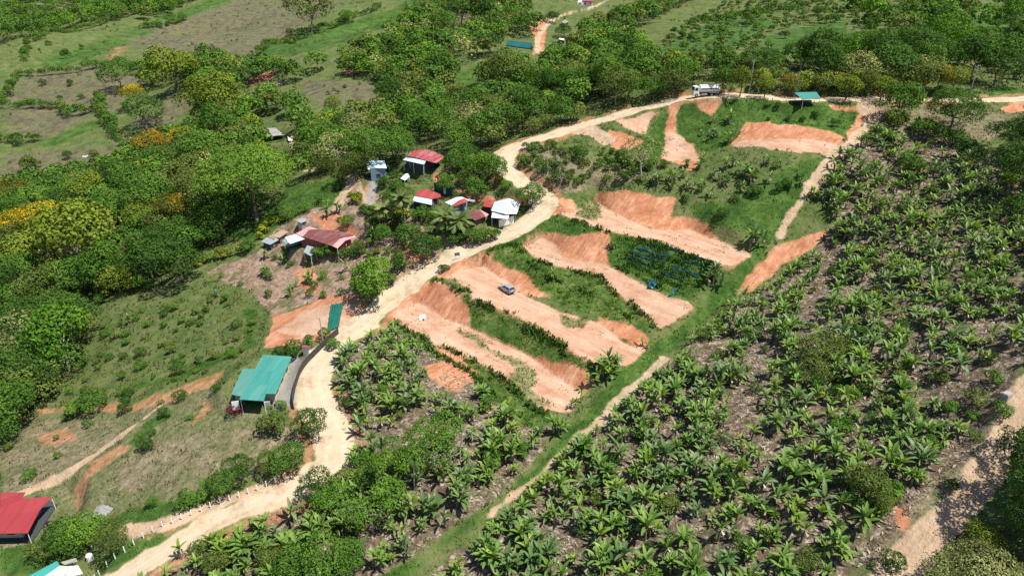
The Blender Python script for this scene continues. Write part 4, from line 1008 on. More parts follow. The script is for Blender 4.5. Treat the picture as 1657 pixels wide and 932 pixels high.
plant(scatter([LSL], 3.6, 55, [], dens=.7), [('shrubm', 3), ('shrubo', 2), ('shrub', 1), ('croton', .06)], .3, .8, 56, 'on the overgrown slope')
plant(scatter([[(0,690),(200,660),(340,610),(370,640),(200,760),(0,790)], [(180,800),(300,790),(420,740),(490,740),(350,800),(200,850)], [(100,760),(200,770),(200,850),(120,800)]], 5, 57, [], dens=.4), [('shrubm', 2), ('shrubo', 2), ('shrub', 1)], .35, .8, 58, 'on the grassy slope below the road')
for a, b, d, k in ((100,870,60,'mid'),(140,862,55,'bright'),(75,885,45,'olive'),(180,868,50,'olive'),(385,755,44,'dark'),(360,782,46,'mid'),(330,790,30,'shrubm'),(300,805,30,'shrubm'),(465,738,55,'mid'),(430,750,40,'olive'),(235,718,24,'shrub'),(205,640,22,'shrub'),(290,640,18,'shrub'),(265,668,16,'shrub'),(150,650,40,'shrubm'),(120,655,34,'shrubm'),(540,555,22,'shrubm'),(525,540,18,'mid'),(475,565,28,'shrub'),(460,570,26,'shrub'),(455,655,14,'shrubm'),(500,550,20,'shrubm'),(545,407,20,'shrub'),(557,409,20,'shrub'),(569,408,20,'shrub'),(581,406,20,'shrub'),(533,403,20,'shrubm'),(518,408,26,'shrubm'),(620,380,30,'mid'),(580,395,24,'shrubo'),(640,330,30,'mid'),(655,315,30,'olive'),(640,300,26,'shrubm'),(720,300,26,'mid'),(560,355,24,'shrubm'),(605,365,26,'shrub'),(680,345,26,'shrubm'),(700,345,24,'mid'),(648,345,24,'croton'),(470,250,30,'olive'),(575,270,40,'olive'),(555,280,34,'olive'),(500,270,24,'grey'),(590,250,40,'mid'),(640,235,44,'dark'),(735,260,36,'mid'),(750,240,40,'mid'),(725,285,24,'shrubm'),(770,300,40,'mid'),(755,290,30,'olive'),(820,300,20,'shrubm'),(655,380,36,'shrub'),(760,380,26,'shrub'),(735,384,28,'shrub'),(800,376,26,'shrubm'),(782,380,28,'shrub'),(770,384,24,'shrubm')):
    H(a, b, d, k, 'beside the houses below the road' if a < 580 else 'among the village gardens')
BUP = [(850,235),(960,240),(1090,275),(1080,300),(960,298),(890,312),(850,285)]
plant(scatter([BUP], 2.8, 59, [], dens=.85), [('shrubo', 3), ('shrub', 2), ('shrubm', 2), ('grey', .08)], .5, 1.15, 60, 'on the scrub bank inside the road bend')
plant(scatter([[(1090,290),(1320,262),(1300,300),(1180,360),(1110,330)]], 3.8, 61, [], dens=.5), [('shrubm', 3), ('shrub', 2), ('shrubo', 1)], .5, 1.0, 62, 'on the green bank above the terraces')
plant(scatter([[(1200,172),(1250,165),(1280,185),(1380,195),(1365,215),(1240,196),(1200,196),(1170,205)]], 3.2, 67, [], dens=.55), [('shrub', 3), ('shrubm', 2)], .4, .75, 68, 'on the green mound by the canopy')
cof = scatter([B_MAIN], 5.2, 63, [], dens=.6)
plant(cof, [('coffee', 4), ('shrubo', 1.2), ('shrubm', .8)], .6, 1.2, 64, 'among the bananas')
plant(scatter([B_LOW], 5.0, 65, [], dens=.55), [('coffee', 2), ('shrubo', 2), ('shrubm', 1.5), ('grey', .12)], .6, 1.2, 66, 'among the lower bananas')
plant(scatter([[(1665,205),(1740,180),(1740,500),(1690,520),(1660,360),(1630,270)]], 5, 69, [], dens=.8), [('shrubm', 1), ('dark', 2)], .6, 1., 70, 'on the shaded bank')
plant(scatter([[(1700,760),(1800,600),(1800,1000),(1640,1000)]], 5, 71, [], dens=.5), [('dark', 2), ('olive', 1)], .6, .9, 72, 'below the track')

SHR = ('shrub', 'shrubm', 'shrubo', 'coffee', 'croton', 'maroon')
LOOK = dict(mid='mid-green round-crowned', dark='dark green dense', bright='bright green', yg='yellow-green', yellow='yellow-blossomed', orange='orange-blossomed', olive='olive green', grey='thin greyish', umbrella='flat-topped umbrella-shaped', giant='giant spreading', slender='slender pale-trunked', shrub='dark green', shrubm='fresh green', shrubo='olive', coffee='dark glossy', croton='yellow-leaved', maroon='maroon', bigdark='massive dark', bigpale='broad olive')
PLANTS = [p for p in PLANTS if not (p['kind'] in SHR and not p['hero'] and grid_at(benchany, p['x'], p['y']) > .5)]
def build_plants(sel, nm_of, cat_of, grp_of, limit, massname, masslabel):
    vis = [p for p in sel if -60 < p['px'] < 1717 and -10 < p['py'] < 1000]
    vis.sort(key=lambda p: -(p['hero']*100+p['s']*KINDS[p['kind']].D/p['zc']))
    one = vis[:limit]; ids = {id(p) for p in one}
    its = []
    for i, p in enumerate(one):
        o = tree_obj(nm_of(p), p['kind'], p['x'], p['y'], p['z'], p['s'], (i*2.4) % 6.28, i)
        d = p['s']*KINDS[p['kind']].D
        sz = '' if KINDS[p['kind']].D > 14 else ('small ' if d < KINDS[p['kind']].D*.72 else ('large ' if d > KINDS[p['kind']].D*1.05 else ''))
        its.append(dict(o=o, px=p['px'], py=p['py'], look=sz+LOOK[p['kind']], p=p))
    say_which(its, lambda it: it['look']+' '+cat_of(it['p']))
    for it in its: tag(it['o'], it['label'], cat_of(it['p']), grp_of(it['p']))
    restp = [p for p in sel if id(p) not in ids]
    R = np.random.default_rng(5)
    mats = []; V, T, MI = [], [], []
    for p in restp:
        K = KINDS[p['kind']]; v, t_ = K.lite[int(R.integers(len(K.lite)))]
        keep = min(1.0, max(.16, 55.0/p['zc'])); sel_ = R.random(len(v)) < keep; v = v[sel_]; t_ = t_[sel_]
        c = v.mean(1, keepdims=True); v = c+(v-c)/math.sqrt(keep)     # fewer, larger sprays far off
        if K.mat not in mats: mats.append(K.mat)
        V.append(placed(v.reshape(-1, 3), p['x'], p['y'], p['z'], p['s'], R.uniform(0, 6.28))); T.append(np.clip(t_+R.normal()*.1, 0, 1).ravel()); MI.append(np.full(len(v), mats.index(K.mat)))
    if V:
        V = np.vstack(V); o = link(massname, mesh_np(massname, V, np.arange(len(V)).reshape(-1, 4), mats, np.concatenate(T), np.concatenate(MI)))
        tag(o, masslabel, None, None, 'stuff')
    print(massname, len(one), len(restp))
build_plants([p for p in PLANTS if p['kind'] not in SHR], lambda p: 'tree', lambda p: 'tree', lambda p: 'trees around the village', 299, 'forest', 'woods of mixed broadleaf trees on the slopes beyond the road')
build_plants([p for p in PLANTS if p['kind'] in SHR and p['kind'] != 'coffee'], lambda p: 'shrub', lambda p: 'shrub', lambda p: 'shrubs on the slopes', 299, 'undergrowth', 'low scrub growing on the slopes')
build_plants([p for p in PLANTS if p['kind'] == 'coffee'], lambda p: 'coffee_bush', lambda p: 'coffee bush', lambda p: 'coffee bushes among the bananas', 290, 'coffee_foliage', 'further coffee bushes in the plantation')

# ---- palms
def palm_arrays(R, h, nf, fl):
    lean = R.normal(size=2)*.6; pts = np.array([[0, 0, -.4], [lean[0]*.2, lean[1]*.2, h*.4], [lean[0]*.6, lean[1]*.6, h*.75], [lean[0], lean[1], h]])
    tr = tubes_np([(pts, [.24, .17, .14, .12])], 7)
    V, Fc, T = [], [], []; k = 0
    for j in range(nf):
        az = j*2.4+R.normal()*.2; e0 = 1.2-1.7*j/nf; m = 9; t = np.linspace(0, 1, m); e = e0-(1.1+R.uniform(0, .4))*t**1.2
        st = fl/(m-1); r = np.r_[0, np.cumsum(np.cos(e[:-1])*st)]; zz = np.r_[0, np.cumsum(np.sin(e[:-1])*st)]
        ca, sa = math.cos(az), math.sin(az); mid = pts[-1]+np.stack([r*ca, r*sa, zz], 1); side = np.array([-sa, ca, 0]); dirn = np.stack([np.cos(e)*ca, np.cos(e)*sa, np.sin(e)], 1)
        for q in range(1, m):
            for u in np.linspace(0, 1, 4)[:-1]:
                c = mid[q-1]+(mid[q]-mid[q-1])*u; ll = .75*math.sin(PI*min(max((q-1+u)/(m-1), .08), .97))+.15
                for sg in (-1, 1):
                    tip = c+side*sg*ll*.85+dirn[q]*ll*.5-[0, 0, ll*.45]; w_ = dirn[q]*.24
                    V += [c-w_*.5, c+w_*.5, tip+w_*.3, tip-w_*.3]; Fc.append((k, k+1, k+2, k+3)); k += 4
                    T += [np.clip(.35+.5*j/nf+R.normal()*.08, 0, 1)]*4
    return tr, (np.array(V), np.array(Fc), np.array(T))
for i, (a, b, h, lab) in enumerate(((655,374,9.0,'tall coconut palm on a thin trunk below the red and white house'),(628,372,6.0,'coconut palm with sparse crown beside the curved garden path'),(742,392,5.5,'broad low coconut palm in front of the maroon shed by the road'),(722,386,5.5,'coconut palm between the yellow hedge and the maroon shed'))):
    R = np.random.default_rng(900+i); tr, fr_ = palm_arrays(R, h, 22, 3.4 if i < 2 else 4.6)
    x, y, z = cast1(a, b); o = empty('coconut_palm', (x, y, z)); link('trunk', mesh_np('palm_trunk', *tr, M_BARK), o); link('fronds', mesh_np('palm_fronds', *fr_[:2], L_PALM, fr_[2]), o)
    tag(o, lab, 'palm', 'coconut palms in the village')

# ---- bare and dead trees
def bare_tree(R, h, r0):
    lines = []
    def br(p, d, L, r, lv):
        m = 4; pts = [p]
        for _ in range(m-1):
            d = norm(d+R.normal(size=3)*.16); p = p+d*L/(m-1); pts.append(p)
        lines.append((np.array(pts), np.linspace(r, r*.5, m)))
        if lv > 0:
            for _ in range(3 if lv > 1 else 2):
                q = pts[int(R.integers(1, m))]
                br(q, norm(d*.6+R.normal(size=3)*.6+[0, 0, .25]), L*R.uniform(.5, .7), r*.45, lv-1)
    br(np.array([0, 0, -.3]), np.array([0, 0, 1.]), h*.62, r0, 3)
    return tubes_np(lines, 5)
for i, (a, b, h, lab) in enumerate(((745,742,9,'tall bare pale tree standing among the lower bananas'),(728,735,7,'smaller bare grey tree with fine twigs in the lower bananas'),(1272,700,4,'bare grey bush of dry branches in the big banana plantation'),(1402,370,5.5,'leafless forked sapling in the upper bananas'),(905,310,8,'thin bare pole-like tree on the scrub bank inside the road bend'),(245,200,6,'fallen white leafless tree on the dry pasture edge'),(85,430,9,'pale forked bare limbs rising in the valley woods'),(1395,520,5,'leafless pale sapling in the middle of the bananas'),(885,285,8,'second thin dead trunk on the scrub bank nearer the road'),(60,660,4,'fallen grey branches at the foot of the valley woods'))):
    v, f = bare_tree(np.random.default_rng(700+i), h, .13 if h > 6 else .08)
    x, y, z = cast1(a, b); o = link('dead_tree', mesh_np('dead_tree', v, f, M_BARKP), loc=(x, y, z)); tag(o, lab, 'dead tree')

# ---- grass, weeds and leaf litter
def tufts(mask_pts, hmin, hmax, blades, spread, R):
    n_ = len(mask_pts); P = np.repeat(mask_pts, blades, 0)+np.c_[R.normal(size=(n_*blades, 2))*spread, np.zeros(n_*blades)]
    az = R.uniform(0, 2*PI, len(P)); h = np.repeat(R.uniform(hmin, hmax, n_), blades)*R.uniform(.6, 1.1, len(P))
    d = np.stack([np.cos(az), np.sin(az), np.zeros(len(P))], 1); s = np.stack([-np.sin(az), np.cos(az), np.zeros(len(P))], 1); w_ = (h*.22+.05)[:, None]
    tip = P+d*(h*R.uniform(.2, .8, len(P)))[:, None]; tip[:, 2] += h; md = P+d*(h*.15)[:, None]; md[:, 2] += h*.55
    P = P.copy(); P[:, 2] -= .08
    v = np.stack([P-s*w_*.6, P+s*w_*.6, md+s*w_+(tip-md)*.4, tip-s*w_*.2], 1).reshape(-1, 3)
    t_ = np.repeat(np.clip(np.repeat(R.uniform(.15, .85, n_), blades)+R.normal(size=len(P))*.1, 0, 1), 4)
    return v, np.arange(len(v)).reshape(-1, 4), t_
def mask_points(mask, dens, seed, ymin=30, ymax=300):
    """points spread over the cells of the fine ground grid where mask holds"""
    R = np.random.default_rng(seed)
    jj, ii = np.where(mask[:-1, :-1])
    ar = (xs[ii+1]-xs[ii])*(ys[jj+1]-ys[jj])
    k = R.poisson(ar*dens); jj = np.repeat(jj, k); ii = np.repeat(ii, k)
    x = xs[ii]+R.random(len(ii))*(xs[ii+1]-xs[ii]); y = ys[jj]+R.random(len(jj))*(ys[jj+1]-ys[jj])
    m = (y > ymin) & (y < ymax)
    return np.stack([x[m], y[m], zat(x[m], y[m])], 1)
inside = (ppx > -40) & (ppx < 1700) & (ppy > -10) & (ppy < 990)
nearz = inside & (dist < 290)
hedge = zone(GREEN[0], GREEN[1], GREEN[4], GREEN[2], warp=False) & (w_red < .5) & (fbm(GX, GY, 3.5, 2, 88) > -.12)
g1 = mask_points(hedge & nearz & (fbm(GX, GY, 2.6, 2, 89) > -.15), 2.6, 101)
g2 = mask_points((w_green > .5) & nearz & ~hedge, 1.5, 102)
R = np.random.default_rng(103)
cloth = zone([(990,388),(1050,385),(1165,430),(1165,448),(1110,470),(1050,462),(990,425)], warp=False) & nearz
g1 = np.vstack([g1, mask_points(cloth, 3.0, 110)])
rows_ = []
for ln in ([(700,455),(730,463),(770,487),(830,511),(893,547),(935,577),(972,593)], [(792,408),(835,395),(872,423),(905,434),(970,449),(990,469),(1030,499),(1063,533)], [(905,350),(925,357),(980,375),(1055,392),(1110,412),(1163,431)],
           [(640,520),(665,541),(690,549),(735,569),(790,597),(828,624),(855,652),(880,672)], [(690,560),(730,585),(770,612),(800,640)], [(748,468),(790,500),(850,528),(920,566)], [(850,420),(890,450),(950,475),(1020,515)],
           [(1032,392),(1100,413),(1164,438)], [(1022,403),(1090,424),(1152,449)], [(1012,413),(1070,433),(1125,456)], [(1004,422),(1050,441),(1100,466)], [(998,431),(1040,451),(1070,468)]):
    x_, y_, z_ = cast(np.array(ln, float)[:, 0], np.array(ln, float)[:, 1]); q = resample(np.stack([x_, y_], 1), .22); q = q+R.normal(size=q.shape)*.28
    q = q[fbm(q[:, 0], q[:, 1], 3, 2, 55) > -.12]; rows_.append(np.c_[q, zat(q[:, 0], q[:, 1])])
v, f, t_ = tufts(np.vstack(rows_), .2, .95, 6, .3, R)
tag(link('hedge_grass', mesh_np('hedge_grass', v, f, L_ROWGRASS, t_)), 'dark rows of tall grass planted along the terrace edges', None, None, 'stuff')
v, f, t_ = merged([tufts(g1, .15, .5, 5, .25, R), tufts(g2, .12, .4, 4, .25, R)])
tag(link('grass', mesh_np('grass', v, f, L_GRASS, t_)), 'rank green grass on the terrace banks and the strip beside them', None, None, 'stuff')
openm = nearz & (w_green < .5) & (w_red < .5) & (w_road < .5) & (w_track < .5) & (w_soil < .5) & (w_gar < .5) & (w_pave < .5) & (road_d > .8)
g3 = mask_points(openm & (w_dry < .5), .55, 104); g4 = mask_points(openm & (w_dry > .5), .45, 105)
v, f, t_ = merged([tufts(g3, .2, .6, 4, .3, R), tufts(g4, .15, .4, 4, .3, R)])
tag(link('weeds', mesh_np('weeds', v, f, L_GRASSP, t_)), 'weeds and dry grass tufts on the slopes', None, None, 'stuff')
g5 = mask_points(nearz & (w_soil > .5), 2.2, 106); g6 = mask_points(nearz & (w_gar > .5), .35, 107)
lit = np.vstack([g5, g6]); lit = lit[fbm(lit[:, 0], lit[:, 1], 5, 2, 13) > -.02]
nn_ = norm(np.c_[R.normal(size=(len(lit), 2))*.25, np.ones(len(lit))]); lit[:, 2] += .08
v, f = leaf_quads(lit, nn_, R.uniform(.10, .34, len(lit)), R, aspect=3.4, bend=.3)
tag(link('leaf_litter', mesh_np('leaf_litter', v, f, L_DEADLEAF, np.repeat(R.uniform(0, 1, len(lit))**.8, 4))), 'withered pale banana leaves lying on the soil', None, None, 'stuff')
g7 = mask_points(nearz & (w_soil > .5) & (fbm(GX, GY, 6, 2, 19) > .08), .4, 108)
v, f, t_ = tufts(g7, .12, .45, 4, .3, R)
tag(link('plantation_weeds', mesh_np('plantation_weeds', v, f, L_OLIVE, t_)), 'low weeds between the banana plants', None, None, 'stuff')
g8 = mask_points(nearz & (benchany > .5), .5, 111); g8 = g8[fbm(g8[:, 0], g8[:, 1], 7, 2, 71) > -.02]; g9 = mask_points(nearz & (w_red > .5) & (benchany < .5), .5, 112); cl_ = np.vstack([g8, g9]); cl_[:, 2] += .06
v, f = leaf_quads(cl_, norm(np.c_[R.normal(size=(len(cl_), 2))*.6, np.ones(len(cl_))]), R.uniform(.08, .34, len(cl_))*R.random(len(cl_)), R, aspect=1.1, bend=.9)
tag(link('clods', mesh_np('clods', v, f, M_CLOD)), 'loose clods of red earth on the terraces', None, None, 'stuff')
gA = mask_points(nearz & (benchany > .5) & (fbm(GX, GY, 5, 3, 72) > .22), .7, 113)
v, f, t_ = tufts(gA, .06, .28, 4, .25, R)
tag(link('terrace_weeds', mesh_np('terrace_weeds', v, f, L_GRASS, t_)), 'sparse weeds coming up on the bare terraces', None, None, 'stuff')
far_scrub = mask_points(inside & (dist > 290) & (w_red < .5) & (w_track < .5) & (fbm(GX, GY, 14, 3, 91) > .08), .012, 109, 200, 1100)
vs_ = []
for p in far_scrub:
    v_, t2 = KINDS['shrubo'].lite[int(R.integers(4))]; k = R.random(len(v_)) < .09; v_ = v_[k]; c = v_.mean(1, keepdims=True); v_ = c+(v_-c)*3.0
    vs_.append((placed(v_.reshape(-1, 3), *p, R.uniform(.25, .7), R.uniform(0, 6.28)), np.arange(len(v_)*4).reshape(-1, 4), t2[k].ravel()))
v, f, t_ = merged(vs_)
tag(link('pasture_scrub', mesh_np('pasture_scrub', v, f, L_OLIVE, t_)), 'scattered low scrub on the far pastures', None, None, 'stuff')

# ------------------------------------------------------------------ buildings
def vec(*a): return np.array(a, float)
def pz(px, py, z): return np.array(at_z(px, py, z))

def roof_mesh(name, pts, mat, parent, off, thick=.10, uvdir=0):
    """a sheet-metal roof panel: outline points (world), given a thickness; uv in metres along and across its first edge"""
    P = np.array(pts)-off; n_ = len(P)
    nrm = np.zeros(3)
    for i in range(n_): nrm += np.cross(P[i]-P.mean(0), P[(i+1) % n_]-P.mean(0))
    if nrm[2] < 0: P = P[::-1]; 
    v = [tuple(p) for p in P]+[(p[0], p[1], p[2]-thick) for p in P]
    f = [tuple(range(n_)), tuple(range(2*n_-1, n_-1, -1))]+[(i, i+n_, (i+1) % n_+n_, (i+1) % n_) for i in range(n_)]
    f = [f[0], f[1]]+[tuple(reversed(q)) if False else q for q in f[2:]]
    me = mesh_py(name, v, f, mat)
    u = norm(np.array(pts[(uvdir+1) % n_])-np.array(pts[uvdir])); u[2] = 0; u = norm(u); w_ = np.array([-u[1], u[0], 0])
    uv = me.uv_layers.new(name='sheet')
    for lp in me.loops:
        p = np.array(me.vertices[lp.vertex_index].co); uv.data[lp.index].uv = (float(p@u), float(p@w_))
    return link(name, me, parent)

def wall_mesh(parent, foot, z0, z1, mat, off, name='wall'):
    n_ = len(foot)
    a = 0.0
    for i in range(n_): a += foot[i][0]*foot[(i+1) % n_][1]-foot[(i+1) % n_][0]*foot[i][1]
    if a < 0: foot = foot[::-1]
    v = [(p[0]-off[0], p[1]-off[1], z0-off[2]) for p in foot]+[(p[0]-off[0], p[1]-off[1], z1-off[2]) for p in foot]
    f = [tuple(range(n_-1, -1, -1)), tuple(range(n_, 2*n_))]+[(i, (i+1) % n_, (i+1) % n_+n_, i+n_) for i in range(n_)]
    return link(name, mesh_py(name, v, f, mat), parent), foot

def openings(parent, foot, zf, off, frame=M_WOODW, door=True, hwall=2.3):
    """a door and windows on the sides one can see from the road side"""
    n_ = len(foot); made = False
    edges = []
    for i in range(n_):
        a = np.array(foot[i][:2]); b = np.array(foot[(i+1) % n_][:2]); L = np.linalg.norm(b-a); d = (b-a)/max(L, 1e-6); nr = np.array([d[1], -d[0]])
        edges.append((L, a, d, nr))
    for L, a, d, nr in sorted(edges, key=lambda e: -e[0]):
        if L < 1.8: continue
        k = max(1, int(L//2.6)); rz = math.atan2(d[1], d[0])
        for q in range(k):
            c = a+d*L*(q+.5)/k-off[:2]
            isdoor = door and not made and nr[1] < .2
            hh, ww, zc = (2.0, .9, 1.0) if isdoor else (.95, 1.05, 1.45)
            if hwall < 2.1: hh *= .8; zc *= .8
            if isdoor:
                m = MB(); m.box((*(c+nr*.03), zf-off[2]+zc), (ww, .07, hh), rz); o = m.build('door', M_WOODW, parent)
                h = MB(); p = c+nr*.085+d*.33; h.box((*p, zf-off[2]+zc), (.12, .05, .05), rz); h.build('handle', M_STEEL, o); made = True
            else:
                m = MB()
                for sx, sz, bw, bh in ((0, hh/2, ww+.12, .07), (0, -hh/2, ww+.12, .07), (ww/2, 0, .07, hh-.07), (-ww/2, 0, .07, hh-.07), (0, 0, .05, hh-.07)):
                    m.box((*(c+nr*.035+d*sx), zf-off[2]+zc+sz), (bw, .08, bh), rz)
                o = m.build('window', frame, parent)
                g = MB(); g.box((*(c+nr*.012), zf-off[2]+zc), (ww-.06, .03, hh-.06), rz); g.build('pane', M_GLASS, o)

def inset(poly, k):
    P = np.array(poly); c = P.mean(0); return [c+(p-c)*k for p in P]

def house(name, label, ground, roofs, walls, cat='house', door=True, posts=(), extra=None, sink=1.2, base=None):
    """roofs: (material, [(px, py, metres above ground)], uvdir); walls: (material, [(px, py)] read at eave height, height, inset)"""
    gx, gy, gz = cast1(*ground)
    if base is not None: gz = base
    root = empty(name, (gx, gy, gz)); off = vec(gx, gy, gz)
    for m, pl, *ud in roofs:
        roof_mesh('roof', [pz(a, b, gz+h*.85) for a, b, h in pl], m, root, off, uvdir=ud[0] if ud else 0)
    for m, pl, h, k in walls:
        h *= .85; k = min(.97, k+.04)
        foot = inset([pz(a, b, gz+h) for a, b in pl], k)
        w_, foot = wall_mesh(root, foot, gz-sink, gz+h-.06, m, off)
        openings(root, foot, gz, off, door=door, hwall=h)
    for a, b, h in posts:
        h *= .85
        p = pz(a, b, gz+h)-off; mb = MB(); mb.tube([(p[0], p[1], -sink), (p[0], p[1], h-.12)], .06, 6); mb.build('post', M_WHITE, root)
    if extra: extra(root, off)
    tag(root, label, cat)
    return root, off

# turquoise house
def gh(root, off):
    z = off[2]
    m = MB()                                     # a washing sink and fascia by the porch
    p = pz(432, 649, z+.9)-off; m.box((p[0], p[1], .45), (1.0, .6, .9), .3); m.build('sink', M_CONC, root)
    p1 = pz(378, 651, z+1.6)-off; q = MB(); q.box((p1[0]+.3, p1[1]-.1, 1.0), (1.2, .12, 1.8), .25); q.build('white_sheet', M_WHITE, root)
house('turquoise_house', 'long house with turquoise sheet roof and lower side roof beside the road bend', (432,620),
      [(R_TURQ, [(387,646,3.2),(427,648.5,3.2),(430,637,3.25),(446,637,3.1),(472,577,3.1),(448,575,3.6),(425,574,3.2)], 0),
       (R_TURQ2, [(374,638,2.6),(390,641,3.08),(413.5,597,3.08),(393,596,2.6)], 0)],
      [(M_CREAM, [(399,629),(430,630),(433,631),(443,631),(467,580),(428,578)], 3.05, .95), (M_CREAM, [(378,635),(389,635),(408,597),(395,598)], 2.4, .9)],
      posts=[(427,648,3.0),(389,645,3.0)], extra=gh)
# red house at the corner
house('red_roofed_house', 'house with broad plain red roof and dark tiled terrace at the photo edge', (40,850),
      [(R_RED, [(-60,864,3.4),(45,862,3.2),(63,826,3.3),(84,803,3.3),(40,806,3.9),(-55,838,3.9)], 0),
       (R_RED, [(-55,838,3.92),(40,806,3.92),(36,804.5,3.8),(41,796,3.5),(-40,797,3.5)], 0)],
      [(M_CREAM, [(-50,858),(36,856),(70,806),(-40,806)], 3.0, .8)], posts=[(44,861,3.1),(83,804,3.1)])
def slab(name, pts, base, h, mat, label, cat, kind=None):
    P = [pz(a, b, base) for a, b in pts]; n_ = len(P); c = np.mean(P, 0); gz = min(zat(p[0], p[1]) for p in P)
    v = [tuple(p-c) for p in P]+[(p[0]-c[0], p[1]-c[1], gz-.4-c[2]) for p in P]
    f = [tuple(range(n_)), tuple(range(2*n_-1, n_-1, -1))]+[(i, i+n_, (i+1) % n_+n_, (i+1) % n_) for i in range(n_)]
    o = link(name, mesh_py(name, v, f, mat), loc=tuple(c)); tag(o, label, cat, None, kind); return o
x, y, z = cast1(60, 860)
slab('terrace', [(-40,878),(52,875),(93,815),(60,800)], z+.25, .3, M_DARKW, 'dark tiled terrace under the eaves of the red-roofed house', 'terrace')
# lower corner house
house('white_and_teal_house', 'house with white sheets and a teal strip on its roof at the lower corner', (90,930),
      [(R_TEAL, [(30,940,3.0),(60,940,3.1),(97,915,3.1),(92,907,2.9)], 0), (R_WHITE, [(60,940,3.12),(110,940,3.0),(104,930,3.0),(97,915,3.12)], 0), (R_WHITE, [(101,925,2.7),(112,933,2.6),(134,927,2.5),(126,914,2.7),(104,917,2.8)], 0),
       (R_OLD, [(98,909,2.3),(104,913,2.3),(126,908,2.3),(123,902,2.3)], 0)],
      [(M_CREAM, [(45,940),(105,940),(128,916),(95,912)], 2.5, .85)])
# maroon farmhouse
house('maroon_farmhouse', 'long farmhouse with dark maroon roof and faded pink ends among garden plots', (520,400),
      [(R_MAROON, [(490,383,3.0),(537,398,2.9),(551,384.5,3.3),(530,372,3.5),(500,371.5,3.5)], 0), (R_MAROON, [(530,372,3.5),(551,384.5,3.3),(566,383,3.0),(573,381,3.0),(545,372.5,3.4)], 0),
       (R_PINK, [(478.5,378,3.0),(490,383,3.0),(500,371.5,3.5),(513,370.5,3.2),(500,366.5,3.1)], 0),
       (R_PINK, [(536,397,2.8),(546,402,2.7),(559,389,2.75),(576,384,2.7),(573,380.5,2.9),(551,386,3.1)], 0),
       (R_WHITE, [(461,384,2.7),(469,394.5,2.4),(493,386.5,2.5),(478.5,379,2.8)], 0)],
      [(M_REDW, [(484,383),(536,396),(570,383),(548,374),(500,371)], 2.75, .9)], posts=[(546,402,2.6),(575,384,2.6),(560,394,2.6)])
house('teal_edged_shed', 'low shed with white sheet roof and teal front beside the maroon farmhouse', (474,396),
      [(R_TEAL, [(468,395,2.2),(469,399,1.7),(494,391,1.7),(493,387,2.3)], 0), (R_GREY, [(456,390,2.0),(466,399,1.7),(469,395,2.25),(461,386,2.4)], 0)], [(M_DARKW, [(462,390),(469,396),(490,389),(480,383)], 1.9, .9)], 'shed', door=False)
house('grey_shed', 'small shed with hipped grey zinc roof at the end of the yard', (438,395),
      [(R_GREY, [(422,391,2.2),(437,396,2.1),(444,389,2.4),(432,384,2.5)], 0), (R_GREY, [(437,396,2.1),(451,388,2.2),(446,383.5,2.5),(444,389,2.42)], 0)], [(M_DARKW, [(425,391),(437,395),(449,388),(436,385)], 2.1, .9)], 'shed')
house('rusty_shed', 'narrow open shed with rust-brown sheet roof behind the grey shed', (455,382),
      [(R_RUST, [(440,382,2.3),(452,385,2.2),(467,375,2.4),(456,371.5,2.5)], 0)], [(M_WOODW, [(443,382),(452,384),(464,376),(455,373)], 2.2, .85)], 'shed', door=False)
house('zinc_hut', 'little hut of grey zinc sheets behind the farmhouse', (488,362),
      [(R_GREY, [(480,358,1.9),(487,361,1.8),(497,357,1.9),(494,353,2.1),(483,354,2.1)], 0)], [(M_STEEL, [(481,358),(487,360),(496,356),(492,353),(484,354)], 1.8, .95)], 'shed', door=False)
house('tilted_lean_to', 'open lean-to under one tilted grey sheet in front of the farmhouse', (501,412),
      [(R_GREY, [(491,408,1.9),(503,414.5,1.7),(511.5,406,2.1),(508,400,2.3),(497,397,2.3)], 0)], [], 'shed', posts=[(492,408,1.8),(503,414,1.6),(511,406,2.0),(498,398,2.2)])
# red house above
house('red_and_blue_house', 'big red sheet-roofed house with pale blue porch roof among trees', (690,268),
      [(R_REDW, [(658,253,3.6),(671,254.5,3.6),(700,263,3.0),(706,264,2.9),(716,257,3.0),(719,253,3.1),(712,249,3.4),(693,243,3.9),(672,242,3.8)], 0),
       (R_BLUEWHITE, [(652,259,2.5),(686,266.5,2.5),(689,261,3.0),(671,254.5,3.3),(658,254,3.2)], 0)],
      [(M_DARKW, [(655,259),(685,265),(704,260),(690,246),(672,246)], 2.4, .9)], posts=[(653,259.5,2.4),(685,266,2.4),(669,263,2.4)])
house('blue_house', 'small two-storey blue-grey house under pale blue sheets by the garden lane', (610,283),
      [(R_BLUEWHITE, [(594,260,4.6),(608,272,4.3),(626,272.5,4.3),(622,260.5,4.9),(597,260,4.9)], 0), (R_WHITE, [(592,264,3.8),(596,275,3.6),(602,272,3.8),(597,262,4.2)], 0), (R_BLUEWHITE, [(602,282,1.9),(624,281,1.9),(624,277,2.5),(603,278,2.5)], 0)],
      [(M_BLUEW, [(599,272),(624,272),(620,263),(600,263)], 4.3, .93)])
house('white_open_shelter', 'tiny open shelter with white sheet roof on the lawn below the red and blue house', (657,293),
      [(R_WHITE, [(648,289,1.9),(655,292,1.8),(663,286,1.9),(660,281,2.0),(656,281.5,2.0)], 0)], [], 'shelter', posts=[(649,289,1.8),(655,292,1.7),(662,286,1.8),(657,282,1.9)])
